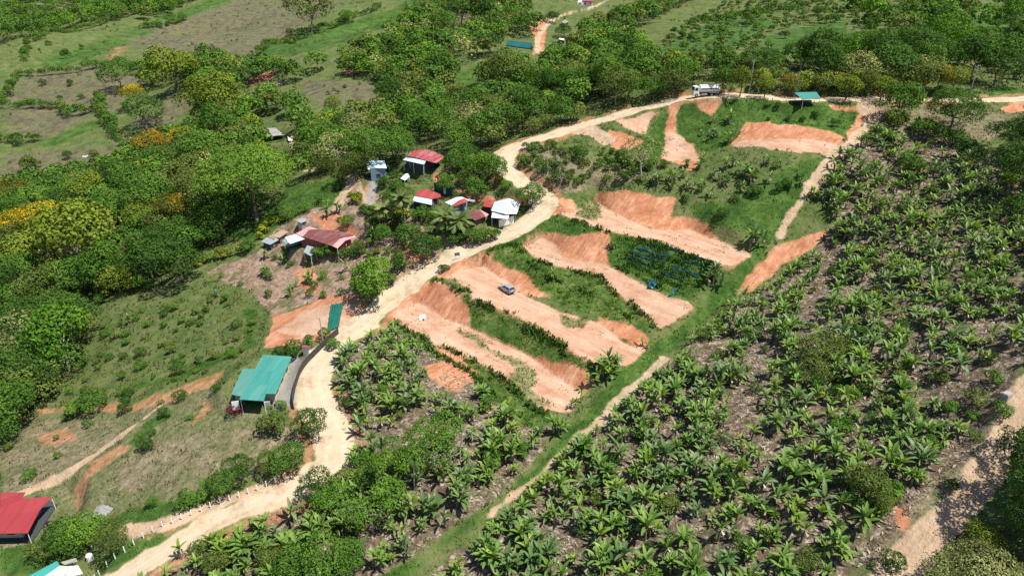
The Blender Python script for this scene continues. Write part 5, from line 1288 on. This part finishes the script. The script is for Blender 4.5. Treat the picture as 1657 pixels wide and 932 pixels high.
house('red_and_white_house', 'house with red upper and pale blue lower roof behind the coconut palms', (692,335),
      [(R_REDB, [(671,317,3.3),(699,322.5,3.1),(714,318.5,3.3),(712,314,3.7),(690,306,3.8),(678,309,3.6)], 0), (R_BLUEWHITE, [(667,325,2.5),(699,332,2.5),(699,322.5,3.05),(671,317,3.2)], 0)],
      [(M_DARKW, [(669,324),(698,330),(711,317),(690,308),(675,314)], 2.4, .9)], posts=[(682,328.5,2.4),(668,325,2.4)])
house('striped_roof_house', 'house with white roof crossed by a bright red panel between palm and maroon shed', (748,342),
      [(R_WHITE, [(720,327.5,3.0),(732,333,2.8),(745,327,3.2),(759,324,3.3),(747,318.5,3.7),(738,319.5,3.5)], 0), (R_REDB, [(731,332,2.86),(736,334,2.84),(759,325.5,3.28),(751,321,3.66),(741,325,3.3)], 0),
       (R_GREY, [(759,325.5,2.8),(767,327,2.7),(769,324,2.9),(757,322,3.0)], 0)],
      [(M_BLUEW, [(725,328),(736,333),(757,325),(747,320)], 2.75, .9)])
house('maroon_shed', 'low shed with patchy dark maroon roof beside the broad coconut palm', (775,360),
      [(R_MAROON, [(757,347,2.5),(768,357,2.2),(786,350,2.3),(775,338.5,2.7),(763,341,2.7)], 0), (R_PINK, [(779,348,2.35),(786,351,2.3),(791,347,2.3),(776,339,2.65)], 0)], [(M_WOODW, [(760,347),(768,355),(786,348),(774,340)], 2.15, .92)], 'shed')
house('white_gabled_house', 'house with white gabled sheet roof and striped front porch by the road', (818,358),
      [(R_BLUEWHITE, [(794.5,341,3.2),(817,346,3.2),(822.5,321,4.4),(800,327,3.4)], 3), (R_WHITE, [(817,346,3.2),(836,346,3.0),(842.5,328,3.2),(822.5,321,4.4)], 3),
       (R_WHITE, [(795,352,2.3),(822,354.5,2.3),(825,343,2.9),(797,341.5,2.9)], 0)],
      [(M_DARKW, [(798,343),(834,345),(839,330),(803,328)], 3.0, .9)], posts=[(796,352,2.2),(821,354,2.2)])
house('red_annex', 'annex with plain red roof and black doorway beside the white gabled house', (790,345),
      [(R_REDB, [(781,334,2.8),(794,336,2.7),(801,325,3.1),(786,323,3.2)], 0)], [(M_DARKW, [(783,333),(794,335),(799,326),(787,325)], 2.65, .93)], 'shed')
# ruin with patched roof up the valley, small roofs further off
house('patched_roof_house', 'old house under a patched grey and white roof at the head of the dirt path', (437,222),
      [(R_OLD, [(411,215,2.7),(430,222,2.2),(462,218,2.2),(449,210,2.9),(446,207,3.0),(424,208,3.0)], 0), (R_WHITE, [(412,215.5,2.75),(418,211,2.95),(426,209.5,3.05),(421,208,3.0)], 0)], [(M_WOODW, [(416,214),(432,219),(456,216),(445,209),(424,210)], 2.1, .9)])
house('white_tarp_shelter', 'small white tarp shelter at the top of the dirt path', (468,228), [(R_WHITE, [(465,221,1.6),(467,228,1.1),(474,227,1.1),(470,224,1.5)], 0)], [(M_WHITE, [(466,222),(467,227),(473,226),(470,224)], 1.1, .8)], 'shelter', door=False)
house('pale_hut', 'pale hut roof half hidden under the grey-leaved tree', (562,250), [(R_OLD, [(556,246,2.2),(560,250,2.1),(568,247,2.2),(566,242,2.4)], 0)], [(M_CONC, [(557,246),(560,249),(567,246),(565,243)], 2.0, .9)], 'hut', door=False)
house('red_homestead', 'red-roofed homestead with white yard at the far upper edge of the photo', (948,9),
      [(R_REDB, [(942,2.5,3.0),(961,3,3.0),(960,-2,3.8),(943,-2,3.8)], 0)], [(M_WHITE, [(934,4),(960,4),(959,0),(936,0)], 2.4, .95)])
house('grey_hut', 'small grey-roofed hut between two dark round trees on the far path', (914,42), [(R_OLD, [(908,36,2.4),(914,39,2.2),(921,35,2.4),(914,32.5,2.8)], 0)], [(M_WOODW, [(909,36),(914,38.5),(920,35),(914,33)], 2.1, .92)], 'hut', door=False)
house('green_white_shed', 'little white shed with a green roof edge below the far hut', (908,67), [(R_WHITE, [(904,64,1.9),(913,66,1.8),(913,63,2.2),(905,62,2.2)], 0)], [(M_TARPG, [(904.5,64),(913,65.5),(913,63),(905,62)], 1.7, .95)], 'shed', door=False)
house('thatched_hut', 'brown thatched hut among dense trees behind the ridge road', (1497,104), [(R_THATCH, [(1489,99,2.2),(1500,102,2.1),(1502,92,3.6),(1497,90,3.7)], 0), (R_THATCH, [(1500,102,2.1),(1507,98,2.2),(1502,92,3.6)], 0)], [(M_WOODW, [(1491,98),(1500,100),(1505,97),(1497,94)], 2.0, .9)], 'hut', door=False)
house('roadside_kiosk', 'tiny white kiosk with maroon roof against the dark roadside fence', (494,572), [(R_MAROON, [(487.5,562,2.1),(500,564,1.9),(504,560,2.1),(490,557.5,2.4)], 0)], [(M_WHITE, [(489,562),(499.5,563.5),(502,560.5),(491,559)], 1.9, .93)], 'kiosk', door=False)
# canopy on the mound
def canopy_extra(root, off):
    z = off[2]
    P = [pz(1279, 164, z+.5)-off, pz(1297, 170.5, z+.2)-off, pz(1317, 170, z+.2)-off, pz(1303, 163, z+.5)-off]
    m = MB(); v = [tuple(p) for p in P]+[(p[0], p[1], p[2]-.06) for p in P]; m.add(v, [(0, 1, 2, 3), (7, 6, 5, 4), (0, 4, 5, 1), (1, 5, 6, 2), (2, 6, 7, 3), (3, 7, 4, 0)]); m.build('shade_cloth', M_TARPD, root)
house('green_canopy', 'open canopy with bright teal sheet roof on the grassy mound by the ridge road', (1303,171), [(R_TURQ, [(1299,161,2.9),(1328,158.5,2.9),(1321,149,3.4),(1285,150,3.4)], 0)], [], 'canopy', posts=[(1300,160.5,2.8),(1327,158,2.8),(1287,151,3.3),(1320,150,3.3)], extra=canopy_extra)

# concrete block by the track
x, y, z = cast1(1627, 645); m = MB(); m.box((0, 0, .35), (1.25, .95, 1.1), .5); o = m.build('concrete_tank', M_CONC, None, bevel=.04); o.location = (x, y, z)
lid = MB(); lid.box((.0, 0, .96), (1.1, .8, .1), .5); lid.build('lid', M_CONC, o); tag(o, 'weathered grey concrete water tank block beside the dirt track', 'water tank')
# tarps
def sheet(name, label, cat, pts, mat, lifts, n_=10, sag=.15, seed=1):
    """a tarpaulin laid over the ground: four photo corners, each with its height above the ground"""
    C = [np.array(cast1(a, b)) for a, b in pts]; R = np.random.default_rng(seed); V, Fc = [], []
    for i in range(n_+1):
        for j in range(n_+1):
            u, w_ = i/n_, j/n_; p = (C[0]*(1-u)+C[1]*u)*(1-w_)+(C[3]*(1-u)+C[2]*u)*w_; l = (lifts[0]*(1-u)+lifts[1]*u)*(1-w_)+(lifts[3]*(1-u)+lifts[2]*u)*w_
            V.append((p[0], p[1], float(zat(p[0], p[1]))+.12+l+R.normal()*sag*.5))
    k = n_+1
    V = np.array(V); c = V.mean(0); n0 = len(V); V2 = np.vstack([V-c, V-c-[0, 0, .03]])
    for i in range(n_):
        for j in range(n_):
            a = i*k+j; Fc.append((a, a+k, a+k+1, a+1)); Fc.append((a+n0, a+1+n0, a+k+1+n0, a+k+n0))
    ed = [i*k for i in range(k)]+[n_*k+j for j in range(1, k)]+[i*k+n_ for i in range(n_-1, -1, -1)]+[j for j in range(n_-1, 0, -1)]
    for q in range(len(ed)): a, b = ed[q], ed[(q+1) % len(ed)]; Fc.append((a, b, b+n0, a+n0))
    o = link(name, mesh_py(name, V2, Fc, mat, True), loc=tuple(c)); return tag(o, label, cat)
sheet('green_tarp', 'dark green tarp laid down the red earth slope by the road', 'tarp', [(530,540),(536,495),(556,493),(549,530)], M_TARPG, [.2, .3, .3, .2], seed=2)
sheet('pond_cover', 'long teal sheet covering a pond on the far hillside', 'pond cover', [(819,75),(862,80),(862,72),(822,68)], M_TARPT, [.3]*4, sag=.05, seed=3)
for i, (a, b, lab) in enumerate((((1045,391), (1105,409), 'narrow strip of blue shade cloth high on the grass bank'), ((1112,414), (1160,431), 'strip of blue shade cloth reaching the banana at the bank end'), ((1030,400), (1085,416), 'second strip of blue shade cloth from the terrace above'),
        ((1098,421), (1150,439), 'bright strip of blue shade cloth near the banana on the bank'), ((1018,408), (1075,426), 'middle strip of blue shade cloth between grass rows'), ((1085,432), (1130,448), 'short lower strip of blue shade cloth between grass rows'),
        ((1010,417), (1060,434), 'strip of blue shade cloth above the crumpled teal scrap'), ((1068,440), (1105,455), 'lowest strip of blue shade cloth by the terrace edge'))):
    k = 2.2+.9*((i*7) % 3)
    sheet('shade_cloth', lab, 'shade cloth', [(a[0], a[1]+k), (b[0], b[1]+k), (b[0]+2, b[1]-k*.5), (a[0]+2, a[1]-k*.5)], M_NET, [.1]*4, n_=12, sag=.22, seed=10+i)
sheet('teal_scrap', 'crumpled teal scrap of shade cloth at the edge of the terrace', 'shade cloth', [(1047,468),(1050,456),(1064,454),(1060,470)], M_TARPT, [.3]*4, sag=.3, seed=20)
sheet('teal_strip', 'narrow teal strip of cloth hanging down the red bank', 'shade cloth', [(1080,482),(1092,470),(1100,465),(1088,480)], M_TARPT, [.3]*4, sag=.2, seed=21)
sheet('white_debris_heap', 'small heap of crumpled white sacks on the lowest terrace', 'debris', [(678,518),(680,512),(689,514),(689,519)], M_WHITE, [.25]*4, n_=6, sag=.5, seed=22)
x, y, z = cast1(168, 826); R = np.random.default_rng(23); V = [(0, 0, .95)]; Fc = []; nn = 22
for r_, h_ in ((.3, .8), (.6, .5), (.85, .2), (1.05, -.25)):
    for q in range(nn):
        a = 2*PI*q/nn; k = r_*(1+.18*math.sin(3*a+1)+.08*R.normal()); V.append((1.9*k*math.cos(a), 1.4*k*math.sin(a), h_+(.06*R.normal() if h_ > 0 else 0)))
Fc += [(0, 1+q, 1+(q+1) % nn) for q in range(nn)]
for k in range(3): Fc += [(1+k*nn+q, 1+(k+1)*nn+q, 1+(k+1)*nn+(q+1) % nn, 1+k*nn+(q+1) % nn) for q in range(nn)]
tag(link('gravel_heap', mesh_py('gravel_heap', V, Fc, flat_material('grey_gravel', (.26, .26, .25), .95, var=.4, scale=9), True), loc=(x, y, z)), 'low heap of grey gravel on the slope above the corner house', 'gravel heap')
# retaining tarp wall with a white door above the red and white house
def wall_between(name, label, cat, a, b, h, mat, t_=.12, sink=.6, extra=None):
    A_ = np.array(cast1(*a)); B_ = np.array(cast1(*b)); c = (A_+B_)/2; d = B_-A_; L = math.hypot(d[0], d[1]); rz = math.atan2(d[1], d[0])
    o = empty(name, tuple(c), rz); m = MB(); k = 8
    for i in range(k):
        u = (i+.5)/k; zz = A_[2]*(1-u)+B_[2]*u-c[2]; m.box(((u-.5)*L, 0, zz+h/2-sink/2), (L/k-.01, t_, h+sink))
    m.build('panel', mat, o)
    if extra: extra(o, L)
    return tag(o, label, cat)
def tarp_door(o, L):
    m = MB(); m.box((L*.12, -.12, 1.0), (.8, .08, 1.9)); m.build('door', M_WHITE, o)
wall_between('tarp_wall', 'dark grey tarp wall with a narrow white door against the cut bank', 'wall', (703,310), (731,316), 2.6, M_TARPD, extra=tarp_door)
def gate_frame(o, L):
    m = MB()
    for x_ in (-L/2, L*.2, L/2): m.tube([(x_, -.1, -.4), (x_, -.1, 2.1)], .05, 6)
    m.build('posts', M_STEEL, o)
wall_between('white_gate', 'white sheet-metal gate facing the road below the gabled house', 'gate', (807,368), (833,360), 1.8, M_WHITE, extra=gate_frame)
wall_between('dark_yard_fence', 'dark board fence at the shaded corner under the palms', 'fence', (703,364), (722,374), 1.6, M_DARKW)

# ------------------------------------------------------------------ fences, posts, poles, sign
def fence_line(name, label, pxs, h, mat, postmat, step=2.0):
    x, y, z = cast(np.array(pxs, float)[:, 0], np.array(pxs, float)[:, 1]); p = resample(np.stack([x, y], 1), step); c = p.mean(0); cz = float(zat(*c))
    o = empty(name, (c[0], c[1], cz)); pan = MB()
    Zp = zat(p[:, 0], p[:, 1])
    for i in range(len(p)-1):
        a, b = p[i], p[i+1]; d = b-a; rz = math.atan2(d[1], d[0]); n_ = np.array([-math.sin(rz), math.cos(rz)])*.03
        v = []
        for q, zz in ((a, Zp[i]), (b, Zp[i+1])):
            for s in (-1, 1):
                for hh in (-.2, h): v.append((q[0]+s*n_[0]-c[0], q[1]+s*n_[1]-c[1], zz+hh-cz))
        pan.add(v, [(0, 1, 5, 4), (2, 6, 7, 3), (1, 3, 7, 5), (0, 4, 6, 2), (0, 2, 3, 1), (4, 5, 7, 6)])
    pan.build('fabric', mat, o)
    for i in range(len(p)):
        m = MB(); m.tube([(p[i][0]-c[0], p[i][1]-c[1], Zp[i]-cz-.4), (p[i][0]-c[0], p[i][1]-c[1], Zp[i]-cz+h+.12)], .05, 6); m.build('post', postmat, o)
    return tag(o, label, 'fence')
fence_line('roadside_fence', 'dark fabric fence curving along the road above the turquoise house', [(548,540),(528,558),(510,575),(495,590),(485,607),(478,628),(474,650),(476,663)], 1.45, M_PURPLE, M_DARKMETAL)
# picket posts: every post stands alone along the road
pl = np.array([(460,775),(425,790),(385,805),(340,822),(300,838),(262,853),(225,877),(185,905),(160,932),(148,945)], float); x, y, z = cast(pl[:, 0], pl[:, 1]); pp = resample(np.stack([x, y], 1), 1.4)
pm = MB(); pm.box((0, 0, .45), (.13, .13, 1.3)); pm.add([(-.065, -.065, 1.1), (.065, -.065, 1.1), (.065, .065, 1.1), (-.065, .065, 1.1), (0, 0, 1.18)], [(0, 1, 4), (1, 2, 4), (2, 3, 4), (3, 0, 4)])
pme = mesh_py('white_post', pm.v[:8]+pm.v[8:], pm.f, M_WHITE); its = []
for i, q in enumerate(pp):
    z = float(zat(*q)); o = link('white_post', pme, loc=(q[0], q[1], z)); o.rotation_euler = (random.uniform(-.05, .05), random.uniform(-.05, .05), .6+random.uniform(-.2, .2)); a, b, _c = project(np.array(q[0]), np.array(q[1]), np.array(z))
    its.append(dict(o=o, px=float(a), py=float(b), look='white roadside'))
say_which(its, lambda it: 'white painted fence post')
for it in its: tag(it['o'], it['label'], 'fence post', 'white posts along the road')
def pole(name, label, px, py, h, cat='utility pole', cross=True, mat=M_CONC, r=.14):
    x, y, z = cast1(px, py); o = empty(name, (x, y, z), random.uniform(0, 1)); m = MB(); m.tube([(0, 0, -.6), (0, 0, h)], [r, r*.6], 8); m.build('shaft', mat, o, True)
    if cross:
        m = MB(); m.box((0, 0, h-.5), (1.7, .12, .12)); m.build('crossarm', M_WOODW, o)
        for q in (-.75, 0.25, .75):
            m = MB(); m.tube([(q, 0, h-.44), (q, 0, h-.2)], [.06, .04], 6); m.build('insulator', M_WHITE, o)
    return tag(o, label, cat)
pole('utility_pole', 'tall concrete utility pole on the road edge right behind the tanker truck', 1212, 152, 9.5)
pole('utility_pole', 'grey utility pole leaning on the ridge road beyond the two big trees', 1571, 146, 7)
pole('utility_pole', 'slim steel pole by the turquoise house front corner', 429, 661, 3.4, cross=False, mat=M_STEEL, r=.06)
pole('utility_pole', 'concrete pole at the dark fence end above the kiosk', 523, 556, 6, cross=False)
pole('antenna_mast', 'thin tall antenna mast beside the teal canopy', 1286, 166, 10, 'antenna', cross=False, mat=M_STEEL, r=.05)
pole('bare_pole', 'lone grey pole standing in the woods near the far hut', 860, 150, 8, 'pole', cross=False, mat=M_BARKP, r=.12)
for i, (a, b) in enumerate(((1372,167),(1384,165),(1393,168),(1400,163),(1406,167))):
    pole('fence_stake', ['first', 'second', 'third', 'fourth', 'fifth'][i]+' thin stake from the canopy along the gravel entrance', a, b, 1.9, 'stake', cross=False, mat=M_WOODW, r=.05)['group'] = 'stakes at the gravel entrance'
x, y, z = cast1(740, 420); o = empty('notice_board', (x, y, z), .35); m = MB(); m.box((0, 0, 1.35), (1.25, .06, .75)); m.build('board', M_DARKW, o)
m = MB(); m.box((0, -.034, 1.35), (1.05, .012, .55)); m.build('face', flat_material('sign_face', (.11, .12, .13), .6, var=.5, scale=6), o)
for s in (-.5, .5):
    m = MB(); m.tube([(s, .05, -.3), (s, .05, 1.7)], .04, 6); m.build('post', M_STEEL, o)
tag(o, 'small dark notice board on two posts at the road junction', 'sign')
x, y, z = cast1(146, 905); m = MB(); m.tube([(0, 0, -.2), (0, 0, .9), (0, 0, 1.1), (0, 0, 1.18)], [.5, .5, .35, .15], 16); o = m.build('water_tank', M_WHITE, None, True); o.location = (x, y, z); tag(o, 'small round white tank on the lawn of the lower corner house', 'water tank')

# ------------------------------------------------------------------ vehicles
M_CARPAINT = flat_material('silver_blue_paint', (.36, .40, .44), .25, metal=.3, var=.05, spec=.5)
M_LAMP = flat_material('lamp_lens', (.7, .7, .68), .15, var=.05); M_TAIL = flat_material('tail_lens', (.45, .02, .02), .2, var=.05)
def wheel(parent, x, y, r, w_):
    m = MB(); m.tube([(x, y-w_/2, r), (x, y-w_/2+.02, r), (x, y+w_/2-.02, r), (x, y+w_/2, r)], [r*.9, r, r, r*.9], 18); o = m.build('wheel', M_BLACK, parent, True)
    m = MB(); s = 1 if y > 0 else -1; m.tube([(x, y+s*(w_/2-.03), r), (x, y+s*(w_/2+.015), r)], [r*.6, r*.55], 14); m.build('rim', M_STEEL, o)
def make_car(px, py, rz):
    x, y, z = cast1(px, py); o = empty('silver_car', (x, y, z), rz)
    hw = .86
    prof = [(-2.05, .35), (-2.1, .75), (-1.98, 1.0), (-1.7, 1.02), (.75, 1.0), (1.35, .92), (1.95, .78), (2.08, .55), (2.05, .3), (1.72, .28), (1.6, .52), (1.2, .66), (.85, .52), (.72, .26), (-.85, .26), (-.98, .52), (-1.35, .66), (-1.7, .52), (-1.82, .3)]
    bm_ = MB(); bm_.prism(prof, -hw, hw); body = bm_.build('body', M_CARPAINT, o, False, .06)
    # glasshouse: tapered cabin with roof
    lo = [(-1.95, 1.0), (.78, 1.0)]; v = []
    for sx, sy, sz in ((-1.95, hw-.04, .98), (.85, hw-.06, .98), (.85, -hw+.06, .98), (-1.95, -hw+.04, .98), (-1.62, .64, 1.50), (.02, .66, 1.52), (.02, -.66, 1.52), (-1.62, -.64, 1.50)): v.append((sx, sy, sz))
    g = MB(); g.add(v, [(0, 3, 2, 1), (4, 5, 6, 7), (0, 1, 5, 4), (1, 2, 6, 5), (2, 3, 7, 6), (3, 0, 4, 7)]); g.build('windows', M_GLASS, o)
    r_ = MB(); r_.add([(-1.68, -.67, 1.50), (.08, -.68, 1.52), (.08, .68, 1.52), (-1.68, .67, 1.50), (-1.6, -.58, 1.57), (-.02, -.6, 1.58), (-.02, .6, 1.58), (-1.6, .58, 1.57)], [(0, 3, 2, 1), (4, 5, 6, 7), (0, 1, 5, 4), (1, 2, 6, 5), (2, 3, 7, 6), (3, 0, 4, 7)]); r_.build('roof', M_CARPAINT, o)
    for s in (-1, 1):
        pm_ = MB(); pm_.tube([(-1.95, s*(hw-.05), 1.0), (-1.64, s*.655, 1.5)], .05, 6); pm_.tube([(-.62, s*(hw-.04), 1.0), (-.7, s*.665, 1.5)], .04, 6); pm_.tube([(.83, s*(hw-.07), 1.0), (.03, s*.665, 1.52)], .045, 6); pm_.build('pillars', M_CARPAINT, o)
        for x_ in (-1.34, 1.22): wheel(o, x_, s*.78, .33, .2)
        h = MB(); h.box((2.0, s*.6, .70), (.14, .36, .14)); h.build('headlight', M_LAMP, o)
        h = MB(); h.box((-2.05, s*.68, .88), (.1, .22, .28)); h.build('taillight', M_TAIL, o)
        h = MB(); h.box((.62, s*.98, 1.02), (.12, .2, .14)); h.build('mirror', M_CARPAINT, o)
    h = MB(); h.box((-2.1, 0, .5), (.1, 1.5, .18)); h.build('bumper', M_DARKMETAL, o); h = MB(); h.box((2.08, 0, .45), (.1, 1.4, .16)); h.build('bumper', M_DARKMETAL, o)
    tag(o, 'silver-blue hatchback car parked on the middle terrace beside the red bank', 'car')
make_car(820, 471, math.radians(128))
def make_truck(px, py, rz):
    x, y, z = cast1(px, py); o = empty('tanker_truck', (x, y, z), rz)
    c = MB(); c.prism([(2.45, .55), (2.45, 2.75), (2.75, 2.9), (3.85, 2.85), (4.12, 1.75), (4.15, .5), (3.75, .45), (3.6, .8), (3.2, .95), (2.85, .8), (2.75, .55)], -1.15, 1.15); cab = c.build('cab', M_WHITE, o, False, .06)
    g = MB(); g.add([(4.13, -.98, 1.78), (4.13, .98, 1.78), (3.90, .98, 2.68), (3.90, -.98, 2.68)], [(0, 1, 2, 3)]); g.build('windscreen', M_GLASS, o)
    for s in (-1, 1):
        g = MB(); g.box((3.25, s*1.155, 2.15), (.85, .03, .75)); g.build('side_window', M_GLASS, o)
        g = MB(); g.box((3.95, s*1.3, 2.1), (.08, .25, .5)); g.build('mirror', M_DARKMETAL, o)
        g = MB(); g.box((4.13, s*.85, .85), (.08, .34, .2)); g.build('headlight', M_LAMP, o)
        for x_ in (3.2, -1.35, -2.6): wheel(o, x_, s*.98, .5, .32)
        g = MB(); g.box((.9, s*1.05, .75), (1.6, .35, .5)); g.build('side_tank', M_STEEL, o)
        g = MB(); g.box((-1.98, s*1.0, 1.12), (2.6, .42, .06)); g.build('mudguard', M_WHITE, o)
        g = MB(); g.box((-.6, s*1.28, 2.3), (5.0, .04, .28)); g.build('side_stripe', M_DARKMETAL, o)
    ch = MB()
    for s in (-.45, .45): ch.box((-.3, s, .85), (7.2, .16, .24))
    ch.build('chassis', M_DARKMETAL, o)
    n_ = 20; t = MB(); ring = [(1.26*math.cos(2*PI*k/n_), 2.22+1.08*math.sin(2*PI*k/n_)) for k in range(n_)]
    for xx, k in ((-3.55, .9), (-3.45, 1.0), (2.0, 1.0), (2.1, .9)):
        for a, b in ring: t.v.append((xx, a*k, 2.22+(b-2.22)*k))
    for i in range(3):
        for j in range(n_): t.f.append((i*n_+j, i*n_+(j+1) % n_, (i+1)*n_+(j+1) % n_, (i+1)*n_+j))
    t.f.append(tuple(range(n_))[::-1]); t.f.append(tuple(3*n_+j for j in range(n_))); t.build('tank', M_WHITE, o, True)
    w_ = MB(); w_.box((-.7, 0, 3.36), (4.8, .6, .1)); w_.build('walkway', M_STEEL, o)
    for xx in (-2.2, -.5, 1.0):
        h = MB(); h.tube([(xx, 0, 3.4), (xx, 0, 3.55)], .25, 10); h.build('hatch', M_STEEL, o)
    l = MB()
    for s in (-.3, .3): l.tube([(-3.7, s, .9), (-3.7, s, 3.4)], .04, 6)
    for k in range(7): l.tube([(-3.7, -.3, 1.1+k*.35), (-3.7, .3, 1.1+k*.35)], .03, 5)
    l.build('ladder', M_STEEL, o); b = MB(); b.box((-3.75, 0, .7), (.12, 2.3, .25)); b.build('rear_bumper', M_DARKMETAL, o)
    tag(o, 'white tanker truck driving along the upper dirt road', 'tanker truck')
make_truck(1142, 156, math.radians(184))
# a small parked vehicle under cover by the red house terrace
x, y, z = cast1(82, 850); o = empty('motorbike', (x, y, z+.1), .6); wheel(o, -.65, 0, .3, .12); wheel(o, .65, 0, .3, .12)
m = MB(); m.tube([(-.6, 0, .55), (-.1, 0, .75), (.35, 0, .75), (.6, 0, .45)], [.1, .16, .15, .06], 8); m.build('frame', M_DARKMETAL, o, True)
m = MB(); m.box((-.25, 0, .88), (.7, .26, .1)); m.build('saddle', M_BLACK, o, False, .03); m = MB(); m.tube([(.55, -.35, 1.0), (.5, 0, .95), (.55, .35, 1.0)], .03, 6); m.build('handlebar', M_STEEL, o)
tag(o, 'dark motorbike parked at the edge of the tiled terrace', 'motorbike')

# ------------------------------------------------------------------ cattle
def cow(px, py, rz, label, lying=False):
    x, y, z = cast1(px, py); m = MB(); h = .75 if not lying else .15
    V = [(-.95, 0, h+.45, .30), (-.5, 0, h+.42, .38), (.1, 0, h+.40, .42), (.6, 0, h+.45, .36), (.95, 0, h+.62, .22), (1.25, 0, h+.55 if not lying else h+.8, .17), (1.5, 0, h+.35 if not lying else h+.75, .10)]
    edges = [(i, i+1) for i in range(6)]; verts = [v[:3] for v in V]; rad = [v[3] for v in V]
    for s in (-1, 1):
        for bx, at in ((.62, 3), (-.72, 0)):
            i0 = len(verts)
            if lying: verts += [(bx, s*.35, h+.1), (bx+.35, s*.45, .08)]
            else: verts += [(bx, s*.2, h+.05), (bx+(.05 if bx > 0 else -.1), s*.2, .42), (bx, s*.2, .0)]
            rad += [.13, .08, .06][:len(verts)-i0]; edges += [(at, i0), (i0, i0+1)]+([(i0+1, i0+2)] if not lying else [])
        i0 = len(verts); verts.append((1.2, s*.28, V[5][2]+.12)); rad.append(.05); edges.append((5, i0))
    i0 = len(verts); verts += [(-1.1, 0, h+.5), (-1.15, 0, h-.1)]; rad += [.05, .03]; edges += [(0, i0), (i0, i0+1)]
    me = bpy.data.meshes.new('cow'); me.from_pydata(verts, edges, []); me.materials.append(flat_material('cow_hide', (.68, .64, .57), .8, var=.12)); o = link('cow', me, loc=(x, y, z)); o.rotation_euler = (0, 0, rz)
    sk_ = o.modifiers.new('skin', 'SKIN'); me.skin_vertices[0].data[1].use_root = True
    for i, r in enumerate(rad): me.skin_vertices[0].data[i].radius = (r, r)
    sb = o.modifiers.new('round', 'SUBSURF'); sb.levels = 1; sb.render_levels = 1
    tag(o, label, 'cow', 'cattle on the dry pasture')
cow(138, 258, .3, 'white cow grazing beside a companion on the dry pasture'); cow(145, 257, 2.6, 'white cow just uphill from the first grazing cow'); cow(85, 288, 1.0, 'lone white cow near the edge of the valley woods'); cow(22, 299, .2, 'white cow nearest the photo edge on the dry pasture'); cow(174, 257, 3.0, 'white cow standing apart above the woods')

# ------------------------------------------------------------------ camera, sun, sky
cam = bpy.data.cameras.new('camera'); cam.sensor_width = 36.0; cam.lens = 36.0*F/1657.0; cam.clip_end = 9000; cam.clip_start = 0.5
co = link('camera', cam, loc=(0, 0, CZ)); co.rotation_euler = (PI/2-PITCH, 0, 0)
scene.camera = co
SUN_EL = math.radians(64); SUN_AZ = math.radians(112)      # azimuth clockwise from +Y: the sun stands high on the right, a little behind
sd = bpy.data.lights.new('sun', 'SUN'); sd.energy = 4.8; sd.angle = math.radians(0.53); sd.color = (1.0, .955, .88)
so = link('sun', sd, loc=(0, -50, 150)); so.rotation_euler = (PI/2-SUN_EL, 0, -SUN_AZ+PI)
w = bpy.data.worlds.new('World'); scene.world = w; w.use_nodes = True
t = w.node_tree; bg = t.nodes['Background']
sk = t.nodes.new('ShaderNodeTexSky'); sk.sky_type = 'NISHITA'; sk.sun_disc = False
sk.sun_elevation = SUN_EL; sk.sun_rotation = SUN_AZ; sk.altitude = 900; sk.air_density = 1.0; sk.dust_density = 1.0
t.links.new(sk.outputs[0], bg.inputs[0]); bg.inputs[1].default_value = 0.085
vs = scene.view_settings; vs.view_transform = 'Standard'; vs.look = 'None'; vs.exposure = 0.6; vs.gamma = 1.0; vs.use_curve_mapping = False
scene.cycles.max_bounces = 5; scene.cycles.diffuse_bounces = 2; scene.cycles.transmission_bounces = 3; scene.cycles.transparent_max_bounces = 4
scene.cycles.use_denoising = False
